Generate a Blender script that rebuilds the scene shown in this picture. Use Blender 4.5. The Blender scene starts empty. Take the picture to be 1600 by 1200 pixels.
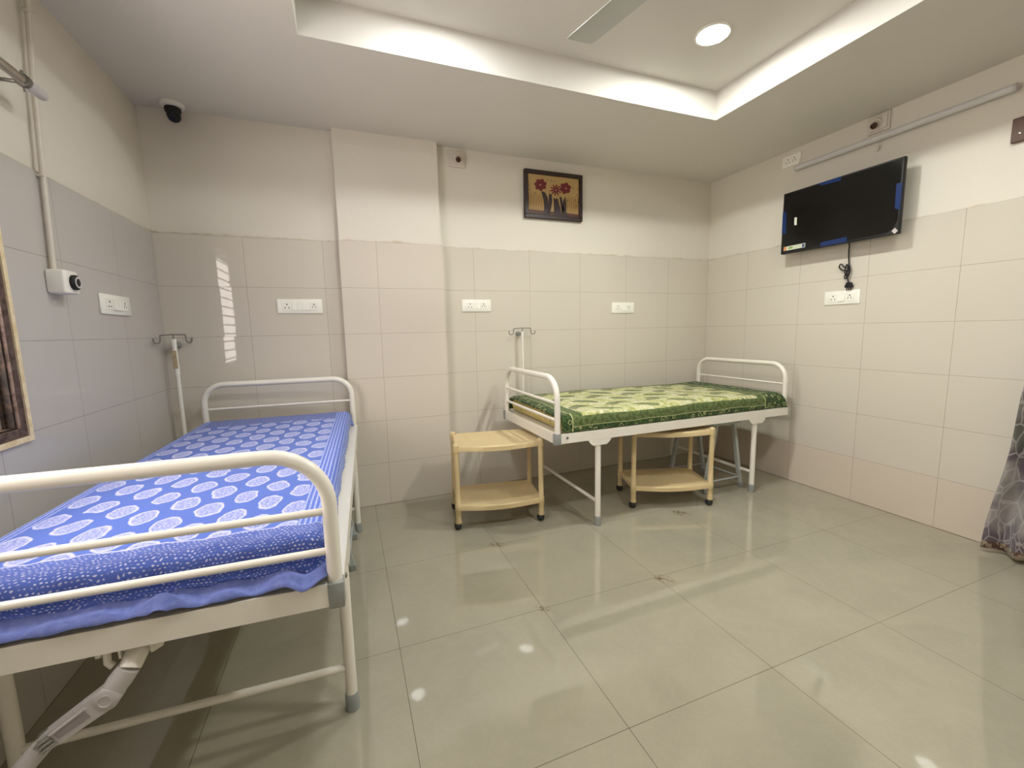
import bpy, bmesh, math, random
from mathutils import Vector, Matrix, noise
R = math.radians
PI = math.pi
random.seed(7)
sc = bpy.context.scene
COL = sc.collection

# ------------------------------------------------------------------ calibrated room numbers (metres)
YB = 3.135      # tiled back wall (alcove)
YP = 3.073      # tiled front of the projecting pillar
XL, XR = -1.008, 3.198
YN = -0.75      # near wall behind the camera
ZC, ZT = 2.52, 2.69
TILE, ROW = 0.4528, 0.3048
ZW = 6 * ROW
PX0, PX1 = -0.006, 0.680
TRX0, TRX1, TRY0, TRY1 = -0.112, 2.284, 0.20, 2.222
TT = 0.012      # tile thickness over the plaster

# ================================================================== node helpers
class NT:
    def __init__(self, name):
        self.m = bpy.data.materials.new(name)
        self.m.use_nodes = True
        self.t = self.m.node_tree
        self.n = self.t.nodes
        self.l = self.t.links
        self.b = self.n['Principled BSDF']
    def new(self, typ, **kw):
        x = self.n.new(typ)
        for k, v in kw.items():
            setattr(x, k, v)
        return x
    def put(self, sock, v):
        if isinstance(v, bpy.types.NodeSocket):
            self.l.new(v, sock)
        else:
            sock.default_value = v
    def math(self, op, a, b=0.0, c=0.0, clamp=False):
        x = self.new('ShaderNodeMath', operation=op, use_clamp=clamp)
        self.put(x.inputs[0], a); self.put(x.inputs[1], b); self.put(x.inputs[2], c)
        return x.outputs[0]
    def mix(self, f, a, b):
        x = self.new('ShaderNodeMix', data_type='RGBA')
        self.put(x.inputs[0], f)
        self.put(x.inputs[6], a if isinstance(a, bpy.types.NodeSocket) else (*a, 1))
        self.put(x.inputs[7], b if isinstance(b, bpy.types.NodeSocket) else (*b, 1))
        return x.outputs[2]
    def pos(self):
        g = self.new('ShaderNodeNewGeometry')
        s = self.new('ShaderNodeSeparateXYZ')
        self.l.new(g.outputs['Position'], s.inputs[0])
        return g.outputs['Position'], s.outputs[0], s.outputs[1], s.outputs[2]
    def obj(self):
        g = self.new('ShaderNodeTexCoord')
        s = self.new('ShaderNodeSeparateXYZ')
        self.l.new(g.outputs['Object'], s.inputs[0])
        return g.outputs['Object'], s.outputs[0], s.outputs[1], s.outputs[2]
    def uv(self):
        g = self.new('ShaderNodeUVMap')
        s = self.new('ShaderNodeSeparateXYZ')
        self.l.new(g.outputs['UV'], s.inputs[0])
        return g.outputs['UV'], s.outputs[0], s.outputs[1]
    def noise(self, vec, scale, detail=3.0, rough=0.5, dist=0.0):
        x = self.new('ShaderNodeTexNoise')
        if vec is not None:
            self.l.new(vec, x.inputs['Vector'])
        x.inputs['Scale'].default_value = scale
        x.inputs['Detail'].default_value = detail
        x.inputs['Roughness'].default_value = rough
        x.inputs['Distortion'].default_value = dist
        return x.outputs['Fac']
    def voro(self, vec, scale, feature='F1'):
        x = self.new('ShaderNodeTexVoronoi', feature=feature)
        self.l.new(vec, x.inputs['Vector'])
        x.inputs['Scale'].default_value = scale
        return x.outputs['Distance']
    def comb(self, x, y, z=0.0):
        c = self.new('ShaderNodeCombineXYZ')
        self.put(c.inputs[0], x); self.put(c.inputs[1], y); self.put(c.inputs[2], z)
        return c.outputs[0]
    def ramp(self, v, lo, hi):
        x = self.new('ShaderNodeMapRange', interpolation_type='SMOOTHSTEP')
        self.put(x.inputs[0], v)
        self.put(x.inputs[1], lo); self.put(x.inputs[2], hi)
        return x.outputs[0]
    def line(self, c, period, off, w):
        """1 on a joint line of half-width w, plus the cell number"""
        s = self.math('DIVIDE', self.math('SUBTRACT', c, off), period)
        f = self.math('FRACT', s)
        d = self.math('MULTIPLY', self.math('MINIMUM', f, self.math('SUBTRACT', 1.0, f)), period)
        return self.math('LESS_THAN', d, w), self.math('FLOOR', s)
    def bump(self, h, strength=0.3, dist=0.01, normal=None):
        x = self.new('ShaderNodeBump')
        x.inputs['Strength'].default_value = strength
        x.inputs['Distance'].default_value = dist
        self.l.new(h, x.inputs['Height'])
        if normal is not None:
            self.l.new(normal, x.inputs['Normal'])
        return x.outputs[0]
    def set(self, base=None, rough=None, metal=None, spec=None, normal=None, coat=None, sheen=None):
        i = self.b.inputs
        if base is not None:
            self.put(i['Base Color'], base if isinstance(base, bpy.types.NodeSocket) else (*base, 1))
        if rough is not None: self.put(i['Roughness'], rough)
        if metal is not None: self.put(i['Metallic'], metal)
        if spec is not None: self.put(i['Specular IOR Level'], spec)
        if normal is not None: self.put(i['Normal'], normal)
        if coat is not None: self.put(i['Coat Weight'], coat)
        if sheen is not None: self.put(i['Sheen Weight'], sheen)
        return self.m

def s2l(r, g, b):
    f = lambda c: (c / 255 / 12.92) if c / 255 <= 0.04045 else ((c / 255 + 0.055) / 1.055) ** 2.4
    return (f(r), f(g), f(b))

def simple(name, rgb, rough=0.5, metal=0.0, spec=0.5, var=0.06, scale=30, bump=0.0, coat=0.0):
    n = NT(name)
    p, x, y, z = n.obj()
    f = n.noise(p, scale, 4)
    dark = tuple(c * (1 - var) for c in rgb)
    lite = tuple(min(1, c * (1 + var)) for c in rgb)
    nm = n.bump(n.noise(p, scale * 6, 2), bump, 0.002) if bump else None
    return n.set(n.mix(f, dark, lite), rough, metal, spec, nm, coat)

def tilted_normal(n, c1, c2, amount):
    """every glazed tile sits at a very slightly different angle"""
    w = n.new('ShaderNodeTexWhiteNoise', noise_dimensions='2D')
    n.l.new(n.comb(c1, c2), w.inputs['Vector'])
    v = n.new('ShaderNodeVectorMath', operation='SUBTRACT')
    n.l.new(w.outputs['Color'], v.inputs[0]); v.inputs[1].default_value = (0.5, 0.5, 0.5)
    v2 = n.new('ShaderNodeVectorMath', operation='SCALE')
    n.l.new(v.outputs[0], v2.inputs[0]); v2.inputs['Scale'].default_value = amount
    g = n.new('ShaderNodeNewGeometry')
    a = n.new('ShaderNodeVectorMath', operation='ADD')
    n.l.new(g.outputs['Normal'], a.inputs[0]); n.l.new(v2.outputs[0], a.inputs[1])
    nn = n.new('ShaderNodeVectorMath', operation='NORMALIZE')
    n.l.new(a.outputs[0], nn.inputs[0])
    return nn.outputs[0], w.outputs['Value']

def wall_tile(name, axis, off, base=(0.61, 0.565, 0.49), pinkrow=0.0):
    n = NT(name)
    p, x, y, z = n.pos()
    c = x if axis == 'x' else y
    l1, i1 = n.line(c, TILE, off, 0.0009)
    l2, i2 = n.line(z, ROW, 0.0, 0.0009)
    ln = n.math('MAXIMUM', n.math('MAXIMUM', l1, l2), n.math('LESS_THAN', z, 0.0035))
    nrm, rnd = tilted_normal(n, i1, i2, 0.007)
    cl = n.noise(p, 1.6, 3)
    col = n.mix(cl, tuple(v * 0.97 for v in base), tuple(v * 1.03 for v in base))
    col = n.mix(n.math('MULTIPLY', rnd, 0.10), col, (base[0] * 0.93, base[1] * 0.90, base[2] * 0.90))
    if pinkrow:
        low = n.math('LESS_THAN', z, ROW)
        col = n.mix(n.math('MULTIPLY', low, pinkrow), col, (base[0] * 1.02, base[1] * 0.88, base[2] * 0.82))
    grime = n.ramp(n.noise(p, 9, 4), 0.35, 0.7)
    gc = n.mix(grime, (base[0] * 0.42, base[1] * 0.36, base[2] * 0.30), (base[0] * 0.28, base[1] * 0.21, base[2] * 0.15))
    col = n.mix(n.math('MULTIPLY', ln, 0.85), col, gc)
    rough = n.math('ADD', n.math('MULTIPLY', ln, 0.5), 0.03)
    return n.set(col, rough, 0, n.math('SUBTRACT', 0.45, n.math('MULTIPLY', ln, 0.4)), nrm)

def plaster(name, rgb=(0.69, 0.65, 0.575), stain=True):
    n = NT(name)
    p, x, y, z = n.pos()
    f = n.noise(p, 2.2, 5)
    col = n.mix(f, tuple(c * 0.96 for c in rgb), tuple(c * 1.03 for c in rgb))
    if stain:
        h = n.math('ADD', z, n.math('MULTIPLY', n.noise(p, 9.0, 5), -0.045))
        m = n.math('SUBTRACT', 1.0, n.ramp(h, ZW - 0.022, ZW - 0.008))
        m = n.math('MULTIPLY', m, n.ramp(n.noise(p, 14, 4), 0.38, 0.62))
        col = n.mix(n.math('MULTIPLY', m, 0.55), col, (rgb[0] * 0.66, rgb[1] * 0.55, rgb[2] * 0.40))
    b = n.bump(n.noise(p, 5.0, 4, 0.55), 0.12, 0.02)
    b2 = n.bump(n.noise(p, 160, 2), 0.05, 0.002, b)
    return n.set(col, 0.62, 0, 0.25, b2)

M = {}
M['plaster'] = plaster('painted_plaster')
M['ceil'] = plaster('ceiling_paint', (0.66, 0.635, 0.59), False)
M['tile_left_part'] = wall_tile('tiles_back_left', 'x', -0.5585)
M['tile_alcove'] = wall_tile('tiles_alcove', 'x', 0.9208)
M['tile_pillar'] = wall_tile('tiles_pillar', 'x', 0.2282, (0.63, 0.575, 0.50))
M['tile_right'] = wall_tile('tiles_right', 'y', 2.7126, pinkrow=0.4)
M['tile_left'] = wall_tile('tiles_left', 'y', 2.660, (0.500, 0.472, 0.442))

def floor_mat():
    n = NT('polished_floor_tiles')
    p, x, y, z = n.pos()
    S = 0.6158
    l1, i1 = n.line(x, S, 0.1176, 0.0011)
    l2, i2 = n.line(y, S, 1.5818, 0.0011)
    ln = n.math('MAXIMUM', l1, l2)
    nrm, rnd = tilted_normal(n, i1, i2, 0.003)
    base = (0.335, 0.310, 0.238)
    big = n.noise(p, 2.6, 6, 0.6, 0.6)
    col = n.mix(n.ramp(big, 0.3, 0.7), tuple(c * 0.94 for c in base), tuple(c * 1.06 for c in base))
    vein = n.noise(p, 7, 8, 0.65, 1.6)
    vm = n.math('SUBTRACT', 1.0, n.ramp(n.math('ABSOLUTE', n.math('SUBTRACT', vein, 0.5)), 0.0, 0.05))
    col = n.mix(n.math('MULTIPLY', vm, 0.10), col, (0.45, 0.41, 0.31))
    col = n.mix(n.math('MULTIPLY', rnd, 0.10), col, (0.30, 0.26, 0.20))
    dirt = n.ramp(n.noise(p, 4.5, 4), 0.3, 0.75)
    col = n.mix(n.math('MULTIPLY', ln, 0.8), col, n.mix(dirt, (0.10, 0.075, 0.045), (0.04, 0.028, 0.015)))
    # small brown stains where joints meet
    fine = n.noise(p, 45, 5, 0.7)
    for (sx, sy, r) in ((0.7334, 2.1976, 0.07), (0.7334, 1.5818, 0.045), (1.3692, 1.555, 0.07), (1.985, 2.11, 0.09)):
        dx = n.math('SUBTRACT', x, sx); dy = n.math('SUBTRACT', y, sy)
        a = n.math('MULTIPLY', n.math('ADD', dx, dy), 0.7071)
        b = n.math('MULTIPLY', n.math('SUBTRACT', dx, dy), 0.7071)
        d = n.math('SQRT', n.math('ADD', n.math('MULTIPLY', a, n.math('MULTIPLY', a, 2.5)), n.math('MULTIPLY', b, b)))
        m = n.math('SUBTRACT', 1.0, n.ramp(d, 0.0, r))
        m = n.math('MULTIPLY', m, n.ramp(fine, 0.44, 0.56))
        col = n.mix(n.math('MULTIPLY', m, 0.95), col, (0.12, 0.07, 0.03))
    rough = n.math('ADD', n.math('MULTIPLY', ln, 0.4), n.math('ADD', 0.016, n.math('MULTIPLY', n.noise(p, 3, 4), 0.028)))
    n.b.inputs['IOR'].default_value = 1.68
    return n.set(col, rough, 0, n.math('SUBTRACT', 0.72, n.math('MULTIPLY', ln, 0.67)), nrm)
M['floor'] = floor_mat()

def enamel(name, rgb):
    n = NT(name)
    p, x, y, z = n.obj()
    f = n.noise(p, 8, 4)
    col = n.mix(f, tuple(c * 0.95 for c in rgb), rgb)
    rust = n.ramp(n.noise(p, 60, 4, 0.7), 0.74, 0.78)
    col = n.mix(n.math('MULTIPLY', rust, 0.6), col, (0.30, 0.20, 0.10))
    b = n.bump(n.noise(p, 200, 2), 0.05, 0.001)
    return n.set(col, 0.28, 0, 0.5, b)
M['enamel'] = enamel('cream_white_enamel', (0.80, 0.765, 0.69))
M['greycap'] = simple('grey_rubber', (0.27, 0.285, 0.275), 0.55)
M['greyplastic'] = simple('grey_plastic', (0.50, 0.47, 0.47), 0.4)
M['whiteplastic'] = simple('white_plastic', (0.80, 0.78, 0.72), 0.28, var=0.02)
M['switch'] = simple('switch_white', (0.86, 0.85, 0.78), 0.25, var=0.02)
M['darkhole'] = simple('dark_slot', (0.035, 0.03, 0.025), 0.6)
M['black'] = simple('black_plastic', (0.012, 0.012, 0.013), 0.5, spec=0.3)
M['rubber'] = simple('black_rubber', (0.02, 0.02, 0.02), 0.6)
M['groove'] = simple('shadow_grey_plastic', (0.30, 0.27, 0.28), 0.5)
M['chrome'] = simple('chrome', (0.6, 0.6, 0.58), 0.2, 1.0)
M['steel'] = simple('brushed_steel', (0.42, 0.38, 0.34), 0.35, 0.9)
M['wire'] = simple('grey_wire', (0.20, 0.19, 0.17), 0.4, 0.7)
M['stool'] = simple('grey_blue_paint', (0.40, 0.43, 0.42), 0.45, bump=0.05)
M['bakelite'] = simple('dark_red_bakelite', (0.055, 0.012, 0.008), 0.3)
M['boxwhite'] = simple('aged_white_box', (0.62, 0.57, 0.50), 0.5)
M['batten'] = simple('unlit_tube_diffuser', (0.58, 0.57, 0.57), 0.35)
M['brownwood'] = simple('dark_brown_board', (0.085, 0.038, 0.022), 0.5, scale=12)
M['fan'] = simple('fan_enamel', (0.42, 0.425, 0.39), 0.35)
M['tape'] = simple('blue_film_tape', (0.003, 0.022, 0.11), 0.3)
M['stick'] = simple('sticker_white', (0.62, 0.66, 0.55), 0.5)
M['stickgreen'] = simple('sticker_green', (0.22, 0.34, 0.10), 0.5)
M['stickorange'] = simple('sticker_orange', (0.55, 0.25, 0.10), 0.5)
M['stickblue'] = simple('sticker_navy', (0.05, 0.06, 0.20), 0.5)

def glossblack():
    n = NT('black_glass_screen')
    p, x, y, z = n.obj()
    f = n.noise(p, 3, 2)
    return n.set(n.mix(f, (0.004, 0.004, 0.0035), (0.007, 0.0065, 0.006)), 0.16, 0, 0.35)
M['screen'] = glossblack()

def cart_plastic():
    n = NT('beige_moulded_plastic')
    p, x, y, z = n.obj()
    f = n.noise(p, 6, 4)
    g = n.noise(n.comb(x, n.math('MULTIPLY', y, 0.1), z), 60, 3)
    col = n.mix(f, (0.56, 0.44, 0.235), (0.63, 0.50, 0.285))
    col = n.mix(n.math('MULTIPLY', n.ramp(g, 0.5, 0.9), 0.12), col, (0.42, 0.30, 0.16))
    return n.set(col, 0.38, 0, 0.4, n.bump(g, 0.06, 0.003))
M['cart'] = cart_plastic()

def painted_frame():
    n = NT('old_cream_window_paint')
    p, x, y, z = n.pos()
    f = n.ramp(n.noise(p, 25, 5, 0.7), 0.45, 0.62)
    col = n.mix(f, (0.76, 0.64, 0.42), (0.66, 0.52, 0.31))
    return n.set(col, 0.5, 0, 0.4, n.bump(f, 0.2, 0.002))
M['winframe'] = painted_frame()
def grimyframe():
    n = NT('grimy_pale_paint')
    p, x, y, z = n.pos()
    f = n.ramp(n.noise(p, 40, 5, 0.7), 0.40, 0.62)
    col = n.mix(f, (0.13, 0.09, 0.075), (0.06, 0.04, 0.032))
    return n.set(col, 0.7, 0, 0.2, n.bump(f, 0.1, 0.001))
M['winpink'] = grimyframe()
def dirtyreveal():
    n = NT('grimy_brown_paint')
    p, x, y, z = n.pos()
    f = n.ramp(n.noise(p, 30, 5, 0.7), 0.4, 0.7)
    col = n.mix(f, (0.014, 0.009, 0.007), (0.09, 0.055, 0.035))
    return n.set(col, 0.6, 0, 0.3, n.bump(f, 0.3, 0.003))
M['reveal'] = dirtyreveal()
M['grille'] = simple('dark_grille_steel', (0.02, 0.016, 0.014), 0.5)

def emit(name, rgb, s):
    m = bpy.data.materials.new(name); m.use_nodes = True
    n = m.node_tree.nodes; n.clear()
    e = n.new('ShaderNodeEmission'); o = n.new('ShaderNodeOutputMaterial')
    e.inputs[0].default_value = (*rgb, 1); e.inputs[1].default_value = s
    m.node_tree.links.new(e.outputs[0], o.inputs[0])
    return m

# ---- cloths (UV in metres: U along the bed from the foot, V across from the room side)
def blue_cloth():
    n = NT('blue_block_print_cotton')
    uvv, u, v = n.uv()
    wob = n.math('MULTIPLY', n.math('SUBTRACT', n.noise(uvv, 17, 3), 0.5), 0.040)
    wob2 = n.math('MULTIPLY', n.math('SUBTRACT', n.noise(n.comb(v, u), 17, 3), 0.5), 0.030)
    uu = n.math('ADD', u, wob); vv = n.math('ADD', v, wob2)
    PU, PV = 0.146, 0.156
    def ell(ou, ov):
        a = n.math('SUBTRACT', n.math('FRACT', n.math('DIVIDE', n.math('ADD', uu, ou), PU)), 0.5)
        b = n.math('SUBTRACT', n.math('FRACT', n.math('DIVIDE', n.math('ADD', vv, ov), PV)), 0.5)
        a = n.math('MULTIPLY', n.math('ABSOLUTE', a), PU / 0.052)
        b = n.math('MULTIPLY', n.math('ABSOLUTE', b), PV / 0.0345)
        return n.math('SQRT', n.math('ADD', n.math('MULTIPLY', a, a), n.math('MULTIPLY', b, b)))
    d = n.math('MINIMUM', ell(0.03, 0.02), ell(0.03 + PU / 2, 0.02 + PV / 2))
    inside = n.math('SUBTRACT', 1.0, n.ramp(d, 0.93, 1.03))
    ring = n.math('MULTIPLY', inside, n.ramp(d, 0.72, 0.86))
    spk = n.ramp(n.noise(uvv, 150, 3, 0.75), 0.44, 0.58)
    spk = n.math('MAXIMUM', n.math('MULTIPLY', spk, 0.62), n.math('MULTIPLY', ring, 0.75))
    base = n.mix(n.noise(uvv, 5, 3), (0.058, 0.118, 0.46), (0.078, 0.15, 0.54))
    light = (0.58, 0.59, 0.75)
    motif = n.mix(spk, (0.17, 0.22, 0.58), light)
    col = n.mix(inside, base, motif)
    # foot border: rows of small white dashes on deep blue
    fb = n.math('LESS_THAN', uu, 0.135)
    hb = n.math('GREATER_THAN', uu, 1.64)
    endb = n.math('MAXIMUM', fb, hb)
    da = n.math('ABSOLUTE', n.math('SUBTRACT', n.math('FRACT', n.math('DIVIDE', uu, 0.0088)), 0.5))
    row = n.math('FLOOR', n.math('DIVIDE', uu, 0.0088))
    sh = n.math('MULTIPLY', n.math('MODULO', row, 2.0), 0.5)
    db = n.math('ABSOLUTE', n.math('SUBTRACT', n.math('FRACT', n.math('ADD', n.math('DIVIDE', vv, 0.0100), sh)), 0.5))
    dd = n.math('ADD', n.math('MULTIPLY', da, 1.3), db)
    dash = n.math('SUBTRACT', 1.0, n.ramp(dd, 0.24, 0.42))
    dash = n.math('MULTIPLY', dash, n.ramp(n.noise(uvv, 70, 2), 0.38, 0.55))
    bc = n.mix(n.math('MULTIPLY', dash, 0.80), (0.065, 0.11, 0.40), light)
    col = n.mix(endb, col, bc)
    bl = n.math('LESS_THAN', n.math('ABSOLUTE', n.math('SUBTRACT', uu, 0.135)), 0.003)
    col = n.mix(n.math('MULTIPLY', bl, 0.7), col, light)
    # side borders: lengthwise stripes
    sb = n.math('LESS_THAN', vv, 0.112)
    sb2 = n.math('GREATER_THAN', vv, 0.79)
    side = n.math('MAXIMUM', sb, sb2)
    st = n.math('ABSOLUTE', n.math('SUBTRACT', n.math('FRACT', n.math('DIVIDE', v, 0.0135)), 0.5))
    stc = n.mix(n.ramp(st, 0.26, 0.36), (0.085, 0.15, 0.55), (0.36, 0.42, 0.76))
    stc = n.mix(n.math('MULTIPLY', n.ramp(n.noise(uvv, 120, 2), 0.45, 0.6), 0.35), stc, (0.05, 0.10, 0.42))
    col = n.mix(n.math('MULTIPLY', side, n.math('SUBTRACT', 1.0, fb)), col, stc)
    # pale reverse of the hem
    hem = n.math('LESS_THAN', n.math('ADD', u, n.math('MULTIPLY', n.math('SUBTRACT', n.noise(uvv, 9, 2), 0.5), 0.03)), -0.030)
    hem2 = n.math('LESS_THAN', v, -0.055)
    hc = n.mix(n.noise(uvv, 60, 4, 0.7), (0.05, 0.08, 0.33), (0.24, 0.29, 0.60))
    col = n.mix(n.math('MAXIMUM', hem, n.math('MULTIPLY', hem2, 0.8)), col, hc)
    weave = n.noise(uvv, 900, 1)
    return n.set(col, 0.85, 0, 0.2, n.bump(weave, 0.12, 0.001), sheen=0.15)
M['blue'] = blue_cloth()

def green_cloth():
    n = NT('green_leaf_print_cotton')
    uvv, u, v = n.uv()
    wob = n.math('MULTIPLY', n.math('SUBTRACT', n.noise(uvv, 12, 3), 0.5), 0.09)
    uu = n.math('ADD', u, wob); vv = n.math('SUBTRACT', v, wob)
    PU, PV = 0.30, 0.26
    def leaf(ou, ov, ru, rv, k):
        a = n.math('MULTIPLY', n.math('SUBTRACT', n.math('FRACT', n.math('DIVIDE', n.math('ADD', uu, ou), PU)), 0.5), PU)
        b = n.math('MULTIPLY', n.math('SUBTRACT', n.math('FRACT', n.math('DIVIDE', n.math('ADD', vv, ov), PV)), 0.5), PV)
        b = n.math('ADD', b, n.math('MULTIPLY', a, k))
        a = n.math('DIVIDE', a, ru); b = n.math('DIVIDE', b, rv)
        return n.math('SQRT', n.math('ADD', n.math('MULTIPLY', a, a), n.math('MULTIPLY', b, b)))
    d1 = leaf(0.05, 0.04, 0.080, 0.042, 0.45)
    d2 = leaf(0.05 + PU / 2, 0.04 + PV / 2, 0.075, 0.046, -0.4)
    d3 = leaf(0.12, 0.16, 0.045, 0.035, 0.2)
    patch = n.noise(uvv, 6.5, 4, 0.6)
    base = n.mix(n.ramp(patch, 0.42, 0.56), (0.50, 0.485, 0.29), (0.41, 0.42, 0.14))
    base = n.mix(n.math('MULTIPLY', n.ramp(n.noise(uvv, 38, 4, 0.7), 0.46, 0.6), 0.75), base, (0.68, 0.66, 0.50))
    base = n.mix(n.math('MULTIPLY', n.ramp(n.noise(uvv, 15, 5, 0.7, 1.0), 0.52, 0.6), 0.55), base, (0.22, 0.25, 0.06))
    dash = n.ramp(n.math('ABSOLUTE', n.math('SUBTRACT', n.math('FRACT', n.math('MULTIPLY', n.math('ADD', u, n.math('MULTIPLY', v, 0.6)), 36.0)), 0.5)), 0.13, 0.22)
    l1 = n.math('SUBTRACT', 1.0, n.ramp(d1, 0.85, 1.05))
    l2 = n.math('SUBTRACT', 1.0, n.ramp(d2, 0.85, 1.05))
    l3 = n.math('SUBTRACT', 1.0, n.ramp(d3, 0.8, 1.1))
    col = n.mix(n.math('MULTIPLY', l3, 0.6), base, (0.16, 0.20, 0.06))
    col = n.mix(n.math('MULTIPLY', l2, n.math('MULTIPLY', dash, 0.95)), col, (0.025, 0.04, 0.015))
    col = n.mix(n.math('MULTIPLY', l1, 0.85), col, (0.11, 0.145, 0.045))
    col = n.mix(n.math('MULTIPLY', n.math('MULTIPLY', l1, dash), n.ramp(v, 0.0, 0.9)), col, (0.045, 0.07, 0.03))
    # dark green borders
    dk = n.mix(n.ramp(n.noise(uvv, 60, 3), 0.42, 0.6), (0.018, 0.040, 0.014), (0.065, 0.11, 0.03))
    vor = n.voro(uvv, 24)
    rings = n.math('SUBTRACT', 1.0, n.ramp(n.math('ABSOLUTE', n.math('SUBTRACT', vor, 0.30)), 0.03, 0.075))
    orn = n.mix(n.math('MULTIPLY', rings, 0.6), dk, (0.50, 0.50, 0.24))
    e1 = n.math('LESS_THAN', u, 0.115); e2 = n.math('GREATER_THAN', u, 1.70)
    ends = n.math('MAXIMUM', e1, e2)
    mid = n.mix(n.ramp(n.noise(uvv, 45, 3), 0.4, 0.6), (0.07, 0.10, 0.03), (0.125, 0.165, 0.06))
    b1 = n.math('LESS_THAN', u, 0.19); b2 = n.math('GREATER_THAN', u, 1.63)
    s1 = n.math('LESS_THAN', v, 0.012); s2 = n.math('GREATER_THAN', v, 0.78)
    frame = n.math('MAXIMUM', n.math('MAXIMUM', b1, b2), n.math('MAXIMUM', s1, s2))
    col = n.mix(frame, col, mid)
    s3 = n.math('LESS_THAN', v, -0.045)
    col = n.mix(n.math('MAXIMUM', ends, s3), col, orn)
    yb = n.math('MULTIPLY', n.math('LESS_THAN', u, -0.048), 1.0)
    for (c, k, wd) in ((u, 0.115, 0.0035), (u, 1.70, 0.0035), (u, 0.005, 0.003), (v, -0.046, 0.0018)):
        g = n.math('LESS_THAN', n.math('ABSOLUTE', n.math('SUBTRACT', c, k)), wd)
        if c is v:
            g = n.math('MULTIPLY', g, n.math('SUBTRACT', 1.0, ends))
        col = n.mix(n.math('MULTIPLY', g, 0.8), col, (0.50, 0.52, 0.26))
    return n.set(col, 0.85, 0, 0.2, n.bump(n.noise(uvv, 700, 1), 0.1, 0.001), sheen=0.1)
M['green'] = green_cloth()

def ticking():
    n = NT('tan_floral_mattress_cover')
    p, x, y, z = n.obj()
    f = n.ramp(n.noise(p, 26, 4, 0.6, 0.8), 0.42, 0.58)
    col = n.mix(f, (0.55, 0.40, 0.19), (0.46, 0.42, 0.14))
    g = n.ramp(n.noise(p, 40, 3, 0.6, 1.2), 0.56, 0.64)
    col = n.mix(n.math('MULTIPLY', g, 0.7), col, (0.22, 0.13, 0.05))
    return n.set(col, 0.8, 0, 0.2, n.bump(n.noise(p, 60, 3), 0.3, 0.004))
M['ticking'] = ticking()

def curtain_cloth():
    n = NT('leaf_print_curtain_fabric')
    uvv, u, v = n.uv()
    dist = n.noise(uvv, 5, 3)
    w = n.new('ShaderNodeVectorMath', operation='ADD')
    n.l.new(uvv, w.inputs[0])
    n.l.new(n.comb(n.math('MULTIPLY', dist, 0.10), n.math('MULTIPLY', dist, 0.16)), w.inputs[1])
    sc_ = n.new('ShaderNodeVectorMath', operation='MULTIPLY')
    n.l.new(w.outputs[0], sc_.inputs[0]); sc_.inputs[1].default_value = (1.5, 0.8, 1)
    vd = n.voro(sc_.outputs[0], 14, 'DISTANCE_TO_EDGE')
    vein = n.math('SUBTRACT', 1.0, n.ramp(vd, 0.02, 0.07))
    big = n.ramp(n.noise(uvv, 4.0, 2), 0.42, 0.56)
    col = n.mix(big, (0.10, 0.075, 0.095), (0.27, 0.245, 0.24))
    col = n.mix(n.math('MULTIPLY', n.ramp(n.noise(uvv, 2.3, 2), 0.5, 0.6), 0.7), col, (0.045, 0.055, 0.03))
    col = n.mix(n.math('MULTIPLY', vein, 0.55), col, (0.44, 0.41, 0.40))
    hem = n.math('LESS_THAN', v, 0.06)
    hv = n.ramp(n.noise(uvv, 22, 3, 0.6), 0.45, 0.55)
    col = n.mix(hem, col, n.mix(hv, (0.10, 0.045, 0.03), (0.34, 0.29, 0.20)))
    return n.set(col, 0.75, 0, 0.25, sheen=0.2)
M['curtain'] = curtain_cloth()

# ================================================================== mesh helpers
def quad_box(bm, x0, y0, z0, x1, y1, z1, mi=0):
    vs = [bm.verts.new((x, y, z)) for x in (x0, x1) for y in (y0, y1) for z in (z0, z1)]
    fs = []
    for idx in ((0, 1, 3, 2), (4, 6, 7, 5), (0, 4, 5, 1), (2, 3, 7, 6), (0, 2, 6, 4), (1, 5, 7, 3)):
        f = bm.faces.new([vs[i] for i in idx]); f.material_index = mi; fs.append(f)
    return vs, fs

def bevel_box(bm, x0, y0, z0, x1, y1, z1, r=0.004, seg=2, mi=0):
    t = bmesh.new()
    quad_box(t, min(x0, x1), min(y0, y1), min(z0, z1), max(x0, x1), max(y0, y1), max(z0, z1), mi)
    bmesh.ops.bevel(t, geom=list(t.edges), offset=r, segments=seg, affect='EDGES', profile=0.5)
    for f in t.faces: f.material_index = mi
    me = bpy.data.meshes.new('t'); t.to_mesh(me); t.free()
    bm.from_mesh(me); bpy.data.meshes.remove(me)

def tube(bm, pts, r, seg=14, cap=True, mi=0):
    pts = [Vector(p) for p in pts]
    rr = r if isinstance(r, (list, tuple)) else [r] * len(pts)
    rings = []
    up = None
    for i, p in enumerate(pts):
        if i == 0: d = pts[1] - p
        elif i == len(pts) - 1: d = p - pts[i - 1]
        else: d = (pts[i + 1] - p).normalized() + (p - pts[i - 1]).normalized()
        d.normalize()
        if up is None:
            up = Vector((0, 0, 1)) if abs(d.z) < 0.9 else Vector((1, 0, 0))
        a = d.cross(up)
        if a.length < 1e-5: a = d.orthogonal()
        a.normalize()
        b = a.cross(d).normalized()
        up = b
        rings.append([bm.verts.new(p + (a * math.cos(t) + b * math.sin(t)) * rr[i])
                      for t in [2 * PI * k / seg for k in range(seg)]])
    for i in range(len(rings) - 1):
        for k in range(seg):
            f = bm.faces.new((rings[i][k], rings[i][(k + 1) % seg], rings[i + 1][(k + 1) % seg], rings[i + 1][k]))
            f.smooth = True; f.material_index = mi
    if cap:
        f = bm.faces.new(rings[0]); f.material_index = mi
        f = bm.faces.new(list(reversed(rings[-1]))); f.material_index = mi

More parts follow.
